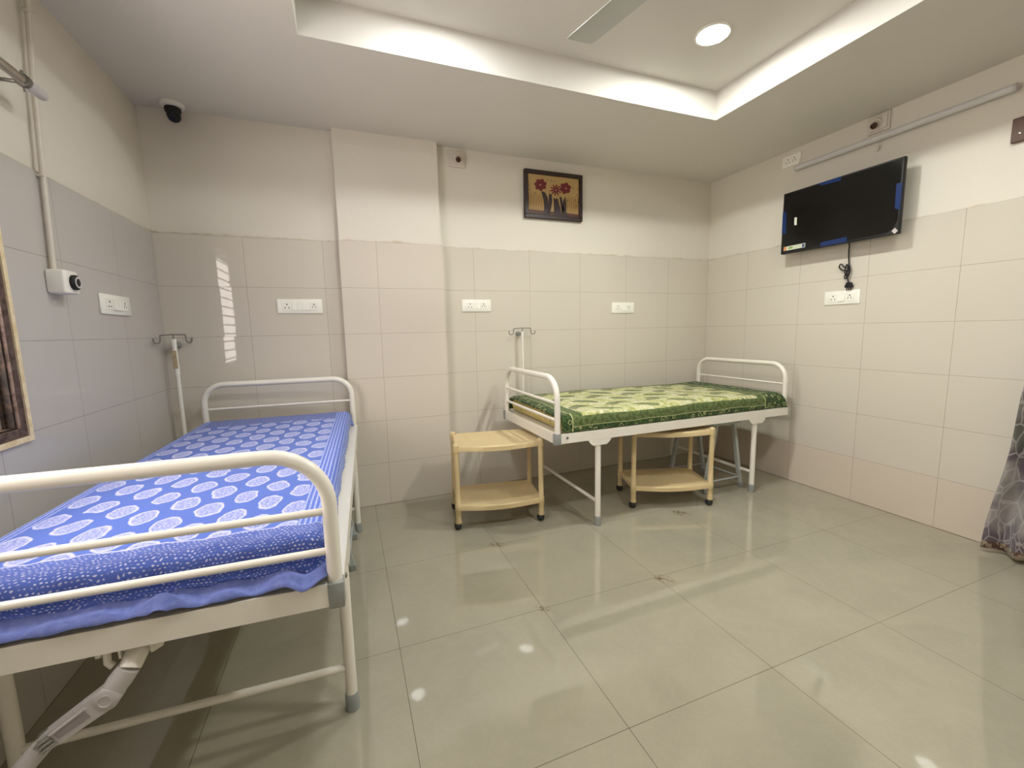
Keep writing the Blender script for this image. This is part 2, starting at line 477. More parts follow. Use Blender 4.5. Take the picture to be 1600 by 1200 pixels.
def arc(c, a, b, r, t0, t1, n=8):
    """points of an arc about c in the plane of unit vectors a,b"""
    c, a, b = Vector(c), Vector(a), Vector(b)
    return [c + a * (r * math.cos(t0 + (t1 - t0) * i / n)) + b * (r * math.sin(t0 + (t1 - t0) * i / n)) for i in range(n + 1)]

def lathe(bm, prof, axis_pt=(0, 0, 0), seg=24, mi=0, rot=None):
    """prof: list of (radius, z). rot: optional 3x3 matrix applied before moving"""
    rings = []
    for (r, z) in prof:
        ring = []
        for k in range(seg):
            t = 2 * PI * k / seg
            v = Vector((max(r, 1e-5) * math.cos(t), max(r, 1e-5) * math.sin(t), z))
            if rot is not None: v = rot @ v
            ring.append(bm.verts.new(v + Vector(axis_pt)))
        rings.append(ring)
    for i in range(len(rings) - 1):
        for k in range(seg):
            f = bm.faces.new((rings[i][k], rings[i][(k + 1) % seg], rings[i + 1][(k + 1) % seg], rings[i + 1][k]))
            f.smooth = True; f.material_index = mi
    f = bm.faces.new(list(reversed(rings[0]))); f.material_index = mi
    f = bm.faces.new(rings[-1]); f.material_index = mi

def prism(bm, poly, y0, y1, mi=0):
    """polygon in XZ extruded along Y"""
    a = [bm.verts.new((x, y0, z)) for x, z in poly]
    b = [bm.verts.new((x, y1, z)) for x, z in poly]
    fs = [bm.faces.new(a), bm.faces.new(list(reversed(b)))]
    n = len(poly)
    for i in range(n):
        fs.append(bm.faces.new((a[i], b[i], b[(i + 1) % n], a[(i + 1) % n])))
    for f in fs: f.material_index = mi

def B(fn, *a, **k):
    bm = bmesh.new(); fn(bm, *a, **k); return bm

def obj(name, bm, mats, parent=None, smooth=True, angle=40):
    bmesh.ops.recalc_face_normals(bm, faces=list(bm.faces))
    if smooth:
        for f in bm.faces: f.smooth = True
        lim = math.radians(angle)
        for e in bm.edges:
            if len(e.link_faces) == 2 and e.calc_face_angle(0) > lim:
                e.smooth = False
    me = bpy.data.meshes.new(name); bm.to_mesh(me); bm.free()
    for m in (mats if isinstance(mats, (list, tuple)) else [mats]):
        me.materials.append(m)
    o = bpy.data.objects.new(name, me)
    COL.objects.link(o)
    if parent: o.parent = parent
    return o

def tag(o, label=None, cat=None, group=None, kind=None):
    if label: o['label'] = label
    if cat: o['category'] = cat
    if group: o['group'] = group
    if kind: o['kind'] = kind
    return o

def thing(name, label, cat, loc=(0, 0, 0), rotz=0.0, group=None):
    o = bpy.data.objects.new(name, None)
    COL.objects.link(o)
    o.empty_display_size = 0.05
    o.location = loc; o.rotation_euler = (0, 0, rotz)
    return tag(o, label, cat, group)

def struct(name, bm, m, parent=None, smooth=False):
    o = obj(name, bm, m, parent, smooth)
    if parent is None: o['kind'] = 'structure'
    return o

def copy_tree(o, parent=None):
    c = o.copy(); COL.objects.link(c)
    if parent: c.parent = parent
    for ch in list(o.children):
        copy_tree(ch, c)
    return c

# ================================================================== room shell
bm = bmesh.new(); quad_box(bm, XL - 0.25, YN - 0.1, -0.08, XR + 0.15, YB + 0.15, 0)
struct('floor', bm, M['floor'])

# back wall with projecting pillar
bm = bmesh.new()
quad_box(bm, XL - 0.25, YB + TT, 0, XR + 0.15, YB + 0.15, ZC + 0.3)
wb = struct('wall_back', bm, M['plaster'])
bm = bmesh.new(); quad_box(bm, PX0 + TT * 0.3, YP + TT, 0, PX1 - TT, YB + TT, ZC + 0.01)
struct('pillar', bm, M['plaster'], wb)
bm = bmesh.new(); quad_box(bm, XL, YB, 0, PX0, YB + TT, ZW)
struct('tile_panel', bm, M['tile_left_part'], wb)
bm = bmesh.new(); quad_box(bm, PX1 + TT * 0, YB, 0, XR, YB + TT, ZW)
struct('tile_panel', bm, M['tile_alcove'], wb)
bm = bmesh.new(); quad_box(bm, PX0, YP, 0, PX1, YP + TT, ZW)
quad_box(bm, PX0, YP + TT, 0, PX0 + TT * 0.3, YB, ZW)
quad_box(bm, PX1 - TT, YP + TT, 0, PX1, YB, ZW)
struct('pillar_tiles', bm, M['tile_pillar'], wb)

# right wall
bm = bmesh.new(); quad_box(bm, XR + TT, YN - 0.1, 0, XR + 0.15, YB + TT, ZC + 0.3)
wr = struct('wall_right', bm, M['plaster'])
bm = bmesh.new(); quad_box(bm, XR, YN, 0, XR + TT, YB, ZW)
struct('tile_panel', bm, M['tile_right'], wr)

# left wall with window opening
WY0, WY1, WZ0, WZ1 = 0.62, 1.845, 0.93, 2.02
def holed(bm, x0, x1, y0, y1, z0, z1):
    ys = [y0, WY0, WY1, y1]
    if z0 < WZ0 < z1 or z0 < WZ1 < z1 or (z0 >= WZ0 and z1 <= WZ1):
        a, b = max(z0, WZ0), min(z1, WZ1)
        if a > z0: quad_box(bm, x0, y0, z0, x1, y1, a)
        if b < z1: quad_box(bm, x0, y0, b, x1, y1, z1)
        quad_box(bm, x0, y0, a, x1, WY0, b)
        quad_box(bm, x0, WY1, a, x1, y1, b)
    else:
        quad_box(bm, x0, y0, z0, x1, y1, z1)
bm = bmesh.new(); holed(bm, XL - 0.16, XL - TT, YN - 0.1, YB + TT, 0, ZC + 0.3)
wl = struct('wall_left', bm, M['plaster'])
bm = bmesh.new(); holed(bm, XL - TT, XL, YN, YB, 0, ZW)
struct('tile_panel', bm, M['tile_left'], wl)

# near wall behind the camera
bm = bmesh.new(); quad_box(bm, XL - 0.25, YN - 0.1, 0, XR + 0.15, YN, ZC + 0.3)
struct('wall_near', bm, M['plaster'])

# ceiling with recessed tray
bm = bmesh.new()
xs, ys = [XL - 0.25, TRX0, TRX1, XR + 0.15], [YN - 0.1, TRY0, TRY1, YB + 0.15]
quad_box(bm, xs[0], ys[0], ZC, xs[3], ys[1], ZC + 0.02)
quad_box(bm, xs[0], ys[2], ZC, xs[3], ys[3], ZC + 0.02)
quad_box(bm, xs[0], ys[1], ZC, xs[1], ys[2], ZC + 0.02)
quad_box(bm, xs[2], ys[1], ZC, xs[3], ys[2], ZC + 0.02)
quad_box(bm, xs[1], ys[1], ZT, xs[2], ys[2], ZT + 0.05)
quad_box(bm, xs[1] - 0.02, ys[1] - 0.02, ZC + 0.02, xs[1], ys[2] + 0.02, ZT + 0.05)
quad_box(bm, xs[2], ys[1] - 0.02, ZC + 0.02, xs[2] + 0.02, ys[2] + 0.02, ZT + 0.05)
quad_box(bm, xs[1], ys[1] - 0.02, ZC + 0.02, xs[2], ys[1], ZT + 0.05)
quad_box(bm, xs[1], ys[2], ZC + 0.02, xs[2], ys[2] + 0.02, ZT + 0.05)
struct('ceiling', bm, M['ceil'])

# ------------------------------------------------------------------ window in the left wall
def ring_frame(i0, i1, x0, x1):
    bm = bmesh.new()
    quad_box(bm, x0, WY1 + i0, WZ0 - i1, x1, WY1 + i1, WZ1 + i1)
    quad_box(bm, x0, WY0 - i1, WZ0 - i1, x1, WY0 - i0, WZ1 + i1)
    quad_box(bm, x0, WY0 - i0, WZ0 - i1, x1, WY1 + i0, WZ0 - i0)
    quad_box(bm, x0, WY0 - i0, WZ1 + i0, x1, WY1 + i0, WZ1 + i1)
    return bm
win = struct('window_1', ring_frame(0.022, 0.040, XL - 0.004, XL + 0.012), M['winframe'])
struct('inner_frame', ring_frame(-0.006, 0.0219, XL - 0.006, XL + 0.007), M['winpink'], win)
bm = bmesh.new()
xa, xb = XL - 0.16, XL - 0.004
quad_box(bm, xa, WY1 - 0.012, WZ0, xb, WY1, WZ1)
quad_box(bm, xa, WY0, WZ0, xb, WY0 + 0.012, WZ1)
quad_box(bm, xa, WY0 + 0.012, WZ0, xb, WY1 - 0.012, WZ0 + 0.012)
quad_box(bm, xa, WY0 + 0.012, WZ1 - 0.012, xb, WY1 - 0.012, WZ1)
quad_box(bm, XL - 0.05, WY1 - 0.03, WZ0 + 0.012, XL - 0.025, WY1 - 0.012, WZ1 - 0.012)
quad_box(bm, XL - 0.05, WY0 + 0.012, WZ0 + 0.012, XL - 0.025, WY0 + 0.03, WZ1 - 0.012)
struct('window_reveal', bm, M['reveal'], win)
bm = bmesh.new()
z = WZ0 + 0.07
while z < WZ1 - 0.04:
    tube(bm, [(XL - 0.038, WY0 + 0.014, z), (XL - 0.038, WY1 - 0.014, z)], 0.006, 8)
    z += 0.083
for yy in (WY0 + 0.22, WY0 + 0.44):
    quad_box(bm, XL - 0.050, yy - 0.007, WZ0 + 0.013, XL - 0.028, yy + 0.007, WZ1 - 0.013)
struct('window_grille', bm, M['grille'], win)

# curtain rod over the window
rod = thing('curtain_rod', 'grey metal curtain rod with rounded end cap above the left window', 'curtain rod', (XL + 0.085, 1.972, 2.058))
obj('rod', B(tube, [(0, -1.55, 0), (0, 0.0, 0)], 0.0145), M['steel'], rod)
bm = bmesh.new()
tube(bm, [(0, -0.004, 0), (0, 0.035, 0), (0, 0.036, 0), (0, 0.08, 0), (0, 0.092, 0), (0, 0.098, 0)],
     [0.0190, 0.0190, 0.0170, 0.0170, 0.013, 0.005])
obj('end_cap', bm, M['greyplastic'], rod)
bm = bmesh.new()
tube(bm, [(-0.085, -0.012, -0.005), (0, -0.012, -0.005)], 0.006, 8)
tube(bm, [(0, -0.02, 0), (0, -0.003, 0)], 0.0205, 14)
tube(bm, [(0, -0.012, 0.012), (0, -0.012, 0.03)], 0.005, 8)
tube(bm, [(0, -0.012, -0.012), (0, -0.012, -0.034)], 0.003, 8)
tube(bm, [(-0.083, -0.012, -0.005), (-0.079, -0.012, -0.005)], 0.02, 14)
obj('bracket', bm, M['wire'], rod)
obj('wire_loop', B(tube, [(0.0, -0.16, -0.012), (-0.02, -0.12, -0.03), (-0.03, -0.20, -0.04), (-0.02, -0.5, -0.05)], 0.002, 6), M['wire'], rod)

# ------------------------------------------------------------------ switch plates
def pins(bm, cx, cz, six=True):
    def hole(x, z, r, sx=1.0, sz=1.0):
        n = 10
        ring = [bm.verts.new((x + r * sx * math.cos(2 * PI * k / n), -0.0118, z + r * sz * math.sin(2 * PI * k / n))) for k in range(n)]
        ring2 = [bm.verts.new((v.co.x, -0.0095, v.co.z)) for v in ring]
        bm.faces.new(ring)
        for k in range(n):
            bm.faces.new((ring[k], ring[(k + 1) % n], ring2[(k + 1) % n], ring2[k]))
    hole(cx, cz + 0.011, 0.0042, 0.9, 1.25)
    if six:
        hole(cx - 0.011, cz - 0.0105, 0.0038); hole(cx + 0.011, cz - 0.0105, 0.0038)
    else:
        for s in (-1, 1):
            hole(cx + s * 0.0085, cz - 0.002, 0.0028); hole(cx + s * 0.0105, cz - 0.010, 0.0028)

def switch_plate(label, loc, rotz, w, h, layout, group='white switch and socket plates on the tiles'):
    t = thing('switch_plate', label, 'switch plate', loc, rotz, group)
    obj('faceplate', B(bevel_box, -w / 2, -0.009, -h / 2, w / 2, 0.0, h / 2, 0.004, 2), M['switch'], t)
    mw = sum(k[1] for k in layout)
    x = -mw / 2
    mh = min(0.05, h * 0.54)
    for kind, kw in layout:
        c = x + kw / 2
        if kind in ('six', 'five'):
            s = obj('socket', B(bevel_box, c - kw / 2 + 0.001, -0.011, -mh / 2, c + kw / 2 - 0.001, -0.006, mh / 2, 0.0015, 1), M['switch'], t)
            bm = bmesh.new(); pins(bm, c, 0, kind == 'six')
            obj('pin_holes', bm, M['darkhole'], s, smooth=False)
        elif kind == 'rocker':
            bm = bmesh.new()
            prism(bm, [(c - kw / 2 + 0.001, -mh / 2), (c + kw / 2 - 0.001, -mh / 2), (c + kw / 2 - 0.001, mh / 2), (c - kw / 2 + 0.001, mh / 2)], -0.011, -0.006)
            for v in bm.verts:
                if v.co.y < -0.01: v.co.y -= 0.004 * (0.5 - v.co.z / mh) * 1.6
            obj('rocker', bm, M['switch'], t, smooth=False)
        else:
            obj('blank', B(bevel_box, c - kw / 2 + 0.001, -0.0105, -mh / 2, c + kw / 2 - 0.001, -0.006, mh / 2, 0.001, 1), M['switch'], t)
        x += kw
    return t

switch_plate('long white switch plate above the headboard of the blue bed', (-0.265, YB, 1.4065), 0, 0.268, 0.093,
             [('six', 0.062), ('rocker', 0.03), ('blank', 0.03), ('rocker', 0.044), ('five', 0.05)])
switch_plate('white socket plate beside the pillar edge, left of the green bed', (0.933, YB, 1.412), 0, 0.228, 0.090,
             [('six', 0.055), ('blank', 0.022), ('rocker', 0.030), ('five', 0.05)])
switch_plate('white socket plate on the back wall above the middle of the green bed', (2.247, YB, 1.395), 0, 0.230, 0.092,
             [('six', 0.065), ('rocker', 0.045), ('five', 0.055)])
switch_plate('white socket plate under the hanging plug of the television', (XR, 1.953, 1.398), R(-90), 0.226, 0.094,
             [('six', 0.055), ('rocker', 0.05), ('five', 0.055)])
switch_plate('white switch plate on the left wall beside the boxed sensor', (XL, 2.579, 1.378), R(90), 0.280, 0.092,
             [('six', 0.062), ('rocker', 0.045), ('rocker', 0.045), ('five', 0.05)])
switch_plate('small white socket plate high up, behind the end of the tube light', (XR + TT, 2.382, 2.443), R(-90), 0.145, 0.080,
             [('six', 0.05), ('five', 0.05)])

# ------------------------------------------------------------------ lamp holder boxes
def lamp_holder(label, loc, rotz, w, h):
    t = thing('lamp_holder', label, 'lamp holder', loc, rotz, 'lamp holder boxes near the ceiling')
    bm = bmesh.new()
    bevel_box(bm, -w / 2, -0.012, -h / 2, w / 2, 0, h / 2, 0.003, 2)
    bevel_box(bm, -w / 2 + 0.012, -0.020, -h / 2 + 0.012, w / 2 - 0.012, -0.010, h / 2 - 0.012, 0.003, 2)
    obj('mounting_box', bm, M['boxwhite'], t)
    d = Vector((0.0, -0.80, -0.60)).normalized()
    rot = d.to_track_quat('Z', 'Y').to_matrix()
    s = obj('socket_body', B(lathe, [(0.024, -0.01), (0.024, 0.012), (0.019, 0.016), (0.018, 0.040)], (0, -0.018, 0.006), 20, 0, rot), M['boxwhite'], t)
    obj('bulb_socket', B(lathe, [(0.0175, 0.038), (0.0175, 0.056), (0.012, 0.057), (0.012, 0.050)], (0, -0.018, 0.006), 20, 0, rot), M['bakelite'], t)
    return t
lamp_holder('square box with dark red bulb holder on the back wall, beside the pillar', (0.820, YB + TT, 2.448), 0, 0.125, 0.115)
lamp_holder('square box with dark red bulb holder on the right wall, above the tube light', (XR + TT, 1.816, 2.462), R(-90), 0.122, 0.110)

# ------------------------------------------------------------------ tube light, unlit
t = thing('tube_light', 'long unlit grey tube light high on the right wall above the television', 'tube light', (XR + TT, 1.762, 2.362), R(-90))
obj('batten', B(bevel_box, -0.545, -0.028, -0.009, 0.545, 0, 0.009, 0.004, 2), M['batten'], t)
obj('tube', B(tube, [(-0.56, -0.042, 0), (-0.552, -0.042, 0), (0.552, -0.042, 0), (0.56, -0.042, 0)], [0.012, 0.019, 0.019, 0.012], 18), M['batten'], t)
for s in (-1, 1):
    obj('end_cap', B(tube, [(s * 0.548, -0.042, 0), (s * 0.560, -0.042, 0), (s * 0.566, -0.042, 0)], [0.0195, 0.0195, 0.012], 18), M['greyplastic'], t)
bm = bmesh.new(); tube(bm, [(-0.555, -0.02, 0.01), (-0.553, -0.012, 0.05), (-0.553, -0.004, 0.10)], 0.0025, 6)
obj('supply_wire', bm, M['boxwhite'], t)
bm = bmesh.new()
tube(bm, [(-0.038, -0.03, -0.015), (-0.038, -0.028, -0.045)], 0.0022, 6)
tube(bm, [(-0.038, -0.028, -0.043), (-0.038, -0.028, -0.060)], 0.0075, 10)
tube(bm, [(-0.038, -0.028, -0.060), (-0.046, -0.03, -0.072), (-0.056, -0.03, -0.068)], 0.004, 8)
obj('hanging_hook', bm, M['boxwhite'], t)

# ------------------------------------------------------------------ conduit and sensor box on the left wall
t = thing('wire_conduit', 'thin white plastic conduit running down the left wall', 'conduit', (XL + 0.012, 2.120, 1.47))
obj('pipe', B(tube, [(0.002, 0, 0), (0.002, 0.022, 0.35), (0, 0.055, 0.7), (0, 0.098, ZC - 1.47)], 0.0088, 12), M['boxwhite'], t)
for zz, yy in ((0.345, 0.022), (0.93, 0.083)):
    obj('saddle_clip', B(bevel_box, -0.012, yy - 0.013, zz - 0.005, 0.010, yy + 0.013, zz + 0.005, 0.002, 1), M['boxwhite'], t)
t = thing('sensor_box', 'white box with round black lens at the foot of the conduit', 'sensor', (XL - 0.001, 2.135, 1.435))
obj('housing', B(bevel_box, 0, -0.045, -0.044, 0.058, 0.045, 0.044, 0.009, 3), M['whiteplastic'], t)
rot = Vector((1, 0, 0)).to_track_quat('Z', 'Y').to_matrix()
obj('lens_ring', B(lathe, [(0.028, 0), (0.028, 0.012), (0.024, 0.016), (0.021, 0.0165)], (0.056, 0.006, 0.0), 28, 0, rot), M['black'], t)
obj('lens_bezel', B(lathe, [(0.0215, 0), (0.0215, 0.018), (0.015, 0.018), (0.014, 0.014)], (0.056, 0.006, 0.0), 28, 0, rot), M['greyplastic'], t)
obj('lens', B(lathe, [(0.014, 0), (0.014, 0.0155), (0.009, 0.018), (0.002, 0.019)], (0.056, 0.006, 0.0), 24, 0, rot), M['black'], t)

# ------------------------------------------------------------------ ceiling dome camera
t = thing('security_camera', 'black turret camera on a white ring in the ceiling corner', 'camera', (-0.822, 3.062, ZC))
obj('base_ring', B(lathe, [(0.056, 0.0), (0.058, -0.012), (0.053, -0.022), (0.035, -0.026)], (0, 0, 0), 32), M['whiteplastic'], t)
bm = bmesh.new()
lathe(bm, [(0.038, -0.020), (0.040, -0.034), (0.038, -0.046), (0.030, -0.058), (0.012, -0.066)], (0, 0, 0), 28)
d = Vector((0.35, -0.70, -0.62)).normalized()
rot = d.to_track_quat('Z', 'Y').to_matrix()
lathe(bm, [(0.030, -0.02), (0.032, 0.0), (0.032, 0.022), (0.028, 0.030), (0.018, 0.032)], (0, 0, -0.062), 28, 0, rot)
obj('turret', bm, M['black'], t)
obj('lens', B(lathe, [(0.017, 0.028), (0.016, 0.034), (0.008, 0.037)], (0, 0, -0.062), 20, 0, rot), M['screen'], t)

# ------------------------------------------------------------------ flower picture
pw, ph = 0.504, 0.356
t = thing('picture', 'dark brown framed picture of three red flowers on the back wall', 'picture', (1.5905, YB + TT, 2.2575))
fw = 0.030
bm = bmesh.new()
for (a, b, c, d) in ((-pw / 2, -ph / 2, pw / 2, -ph / 2 + fw), (-pw / 2, ph / 2 - fw, pw / 2, ph / 2),
                     (-pw / 2, -ph / 2 + fw, -pw / 2 + fw, ph / 2 - fw), (pw / 2 - fw, -ph / 2 + fw, pw / 2, ph / 2 - fw)):
    bevel_box(bm, a, -0.030, b, c, 0, d, 0.003, 1)
M['pframe'] = simple('dark_wood_frame', (0.022, 0.009, 0.008), 0.45, scale=10)
obj('frame', bm, M['pframe'], t)
def print_bg():
    n = NT('tan_print_ground')
    p, x, y, z = n.obj()
    w = n.new('ShaderNodeTexWave', wave_type='BANDS', bands_direction='X')
    n.l.new(p, w.inputs['Vector'])
    w.inputs['Scale'].default_value = 17; w.inputs['Distortion'].default_value = 6; w.inputs['Detail'].default_value = 1
    w.inputs['Detail Scale'].default_value = 0.6
    lowm = n.math('SUBTRACT', 1.0, n.ramp(z, -0.02, 0.03))
    side = n.math('MAXIMUM', n.math('LESS_THAN', x, -0.085), n.math('GREATER_THAN', x, 0.085))
    m = n.math('MULTIPLY', n.math('MULTIPLY', lowm, side), n.ramp(w.outputs['Fac'], 0.35, 0.6))
    base = n.mix(n.noise(p, 8, 3), (0.40, 0.255, 0.085), (0.47, 0.32, 0.13))
    return n.set(n.mix(n.math('MULTIPLY', m, 0.7), base, (0.22, 0.10, 0.025)), 0.5)
M['pbg'] = print_bg()
M['pred'] = simple('print_red', (0.14, 0.008, 0.012), 0.5)
M['pdark'] = simple('print_dark_stem', (0.035, 0.018, 0.020), 0.5)
M['pbrown'] = simple('print_brown_ground', (0.075, 0.028, 0.018), 0.5)
M['ppale'] = simple('print_pale', (0.42, 0.25, 0.2), 0.5)
def shape(bm, pts, y, mi):
    f = bm.faces.new([bm.verts.new((x, y, z)) for x, z in pts]); f.material_index = mi
def px(a, b):   # picture zoom pixels -> local metres
    u = (a - 215) / (1198 - 215)
    top = 140 + (255 - 140) * u; bot = 975 + (1052 - 975) * u
    return (-pw / 2 + pw * u, ph / 2 - ph * (b - top) / (bot - top))
bm = bmesh.new()
Y = -0.016
quad_box(bm, -pw / 2 + fw * 0.8, Y, -ph / 2 + fw * 0.8, pw / 2 - fw * 0.8, -0.004, ph / 2 - fw * 0.8, 0)
shape(bm, [px(230, 825), px(1190, 925), px(1190, 1030), px(230, 960)], Y - 0.0006, 3)
for st in ([(490, 515), (560, 545), (600, 620), (610, 700), (612, 960), (530, 950), (540, 740), (520, 620)],
           [(622, 565), (670, 575), (680, 680), (655, 830), (620, 960), (600, 940), (612, 740)],
           [(700, 630), (735, 650), (770, 640), (795, 730), (830, 860), (830, 1000), (700, 985), (705, 800)],
           [(800, 605), (840, 625), (860, 720), (880, 860), (845, 900), (820, 760)],
           [(905, 612), (918, 700), (922, 860), (945, 1000), (850, 990), (845, 830), (868, 680)]):
    shape(bm, [px(*q) for q in st], Y - 0.0012, 2)
def petal(cx, cy, ang, ln, wd, mi=1, yy=-0.0178, n=10):
    c, s = math.cos(ang), math.sin(ang)
    pts = []
    for k in range(n):
        t_ = 2 * PI * k / n
        a = ln * (0.55 + 0.5 * math.cos(t_)); b = wd * math.sin(t_)
        pts.append(px(cx + a * c - b * s, cy + a * s + b * c))
    shape(bm, pts, yy, mi)
for k in range(7):
    petal(483, 412, 2 * PI * k / 7 - 1.2, 102, 38, yy=-0.0178 - k * 0.00006)
for k in range(6):
    petal(905, 470, 2 * PI * k / 6 - 1.3, 98, 42, yy=-0.0178 - k * 0.00006)
for k in range(10):
    petal(738, 500, 2 * PI * k / 10 - 0.15, 100, 13, yy=-0.0178 - k * 0.00006)
for (cx, cy) in ((478, 415), (738, 503), (915, 472)):
    shape(bm, [px(cx + 13 * math.cos(a), cy + 15 * math.sin(a)) for a in [2 * PI * k / 10 for k in range(10)]], -0.0188, 4)
for (cx, cy, an) in ((600, 333, 0), (663, 328, 1.2), (713, 350, 1.0), (285, 415, .7), (300, 490, 0.1), (395, 548, 1.0), (1053, 460, 1.6),
                     (1118, 484, -.4), (1100, 580, .6), (1097, 765, .8), (940, 680, 0), (1072, 668, .2)):
    petal(cx - 8, cy, an, 20, 9, 2, -0.0176, 8)
shape(bm, [px(1125 + 0, 690), px(1160, 672), px(1160, 740), px(1125, 715)], -0.0176, 3)
obj('print', bm, [M['pbg'], M['pred'], M['pdark'], M['pbrown'], M['ppale']], t, smooth=False)

# ------------------------------------------------------------------ television
TVY0, TVY1, TVZ0, TVZ1 = 1.600, 2.336, 1.742, 2.176
tw, th = TVY1 - TVY0, TVZ1 - TVZ0
t = thing('television', 'black flat television with blue protective tape on the right wall', 'television', (3.082, (TVY0 + TVY1) / 2, (TVZ0 + TVZ1) / 2), R(-90))
bm = bmesh.new()
bevel_box(bm, -tw / 2, 0.0, -th / 2, tw / 2, 0.030, th / 2, 0.004, 2)
bevel_box(bm, -tw / 2 + 0.10, 0.026, -th / 2 + 0.04, tw / 2 - 0.10, 0.060, th / 2 - 0.10, 0.008, 2)
obj('casing', bm, M['black'], t)
obj('screen', B(quad_box, -tw / 2 + 0.010, -0.0012, -th / 2 + 0.016, tw / 2 - 0.010, 0.002, th / 2 - 0.010), M['screen'], t, smooth=False)
bm = bmesh.new()
quad_box(bm, -0.10, 0.055, -0.10, 0.10, 0.075, 0.10)
quad_box(bm, -0.06, 0.072, -0.02, -0.03, 0.116 + TT, 0.02); quad_box(bm, 0.03, 0.072, -0.02, 0.06, 0.116 + TT, 0.02)
obj('wall_bracket', bm, M['black'], t)
cy, cz = (TVY0 + TVY1) / 2, (TVZ0 + TVZ1) / 2
def tvp(q): return (-(q[0] - cy), q[1] - cz)      # world (y,z) -> local (x,z)
for nm, q in (('top', [(2.093, 2.1725), (1.94, 2.1725), (1.943, 2.148), (2.063, 2.154)]),
              ('right', [(1.630, 2.030), (1.601, 2.030), (1.601, 1.875), (1.628, 1.890)]),
              ('bottom', [(2.045, 1.775), (1.881, 1.780), (1.879, 1.747), (2.045, 1.747)]),
              ('left', [(2.334, 2.048), (2.308, 2.044), (2.300, 1.885), (2.334, 1.895)])):
    bm = bmesh.new(); prism(bm, [tvp(k) for k in q], -0.0022, -0.0014)
    obj('protective_tape', bm, M['tape'], t, smooth=False)
bm = bmesh.new(); prism(bm, [tvp(k) for k in ((2.243, 1.988), (2.224, 1.985), (2.223, 1.931), (2.241, 1.934))], -0.0022, -0.0014)
obj('sticker', bm, M['stick'], t, smooth=False)
bm = bmesh.new()
L = lambda a, b, c, d, mi, y: prism(bm, [tvp(k) for k in ((a, b), (c, b), (c, d), (a, d))], y, -0.0014, mi)
L(2.312, 1.793, 2.152, 1.764, 0, -0.0020)
L(2.312, 1.793, 2.290, 1.764, 2, -0.0023)
L(2.276, 1.787, 2.242, 1.772, 1, -0.0023)
L(2.174, 1.790, 2.156, 1.767, 3, -0.0023)
for k in range(4):
    L(2.232 - k * 0.013, 1.788, 2.223 - k * 0.013, 1.785, 1, -0.0023)
    L(2.232 - k * 0.013, 1.776, 2.223 - k * 0.013, 1.773, 1, -0.0023)
obj('energy_label', bm, [M['stick'], M['stickgreen'], M['stickorange'], M['stickblue']], t, smooth=False)
bm = bmesh.new(); prism(bm, [tvp(k) for k in ((1.634, 1.762), (1.618, 1.777), (1.602, 1.757), (1.618, 1.742))], -0.0022, -0.0014)
obj('corner_sticker', bm, M['greyplastic'], t, smooth=False)
# dark peeled film edge at the lower right corner
bm = bmesh.new(); prism(bm, [tvp(k) for k in ((1.72, 1.745), (1.66, 1.756), (1.63, 1.772), (1.612, 1.81), (1.604, 1.86), (1.603, 1.745))], -0.0018, -0.0013)
M['film'] = simple('clear_film_edge', (0.03, 0.03, 0.03), 0.25)
obj('peeled_film', bm, M['film'], t, smooth=False)
# power cord bundled below
def W(y, z, x): return Vector((-(y - cy), x - 3.082, z - cz))
def smooth_path(pts, n=6):
    out = []
    P = [pts[0]] + list(pts) + [pts[-1]]
    for i in range(1, len(P) - 2):
        for k in range(n):
            s = k / n
            p0, p1, p2, p3 = P[i - 1], P[i], P[i + 1], P[i + 2]
            out.append(0.5 * ((2 * p1) + (p2 - p0) * s + (2 * p0 - 5 * p1 + 4 * p2 - p3) * s * s + (3 * p1 - p0 - 3 * p2 + p3) * s ** 3))
    out.append(P[-2]); return out
pts = [W(1.918, 1.80, 3.13), W(1.914, 1.745, 3.165), W(1.921, 1.70, 3.178), W(1.920, 1.66, 3.180), W(1.916, 1.60, 3.180),
       W(1.935, 1.595, 3.175), W(1.962, 1.622, 3.176), W(1.974, 1.605, 3.178), W(1.960, 1.585, 3.178), W(1.925, 1.572, 3.176),
       W(1.908, 1.59, 3.172), W(1.905, 1.56, 3.172), W(1.925, 1.52, 3.172), W(1.935, 1.54, 3.176), W(1.922, 1.565, 3.180), W(1.915, 1.60, 3.170),
       W(1.922, 1.61, 3.165), W(1.928, 1.56, 3.166), W(1.912, 1.53, 3.170), W(1.903, 1.57, 3.175), W(1.91, 1.605, 3.176), W(1.918, 1.56, 3.168), W(1.910, 1.51, 3.172), W(1.902, 1.485, 3.176)]
bm = bmesh.new(); tube(bm, smooth_path(pts), 0.0040, 8)
cord = obj('power_cord', bm, M['black'], t)
bm = bmesh.new()
a = W(1.904, 1.495, 3.178)
quad = [(-0.010, 0.0), (0.010, 0.0), (0.022, -0.026), (0.018, -0.036), (-0.018, -0.036), (-0.022, -0.026)]
prism(bm, [(a.x + q[0], a.z + q[1]) for q in quad], a.y - 0.012, a.y + 0.012)
for dx in (-0.013, 0.0, 0.013):
    tube(bm, [(a.x + dx, a.y, a.z - 0.034), (a.x + dx, a.y, a.z - 0.052)], 0.0028, 8)
obj('plug', bm, M['black'], cord, smooth=False)

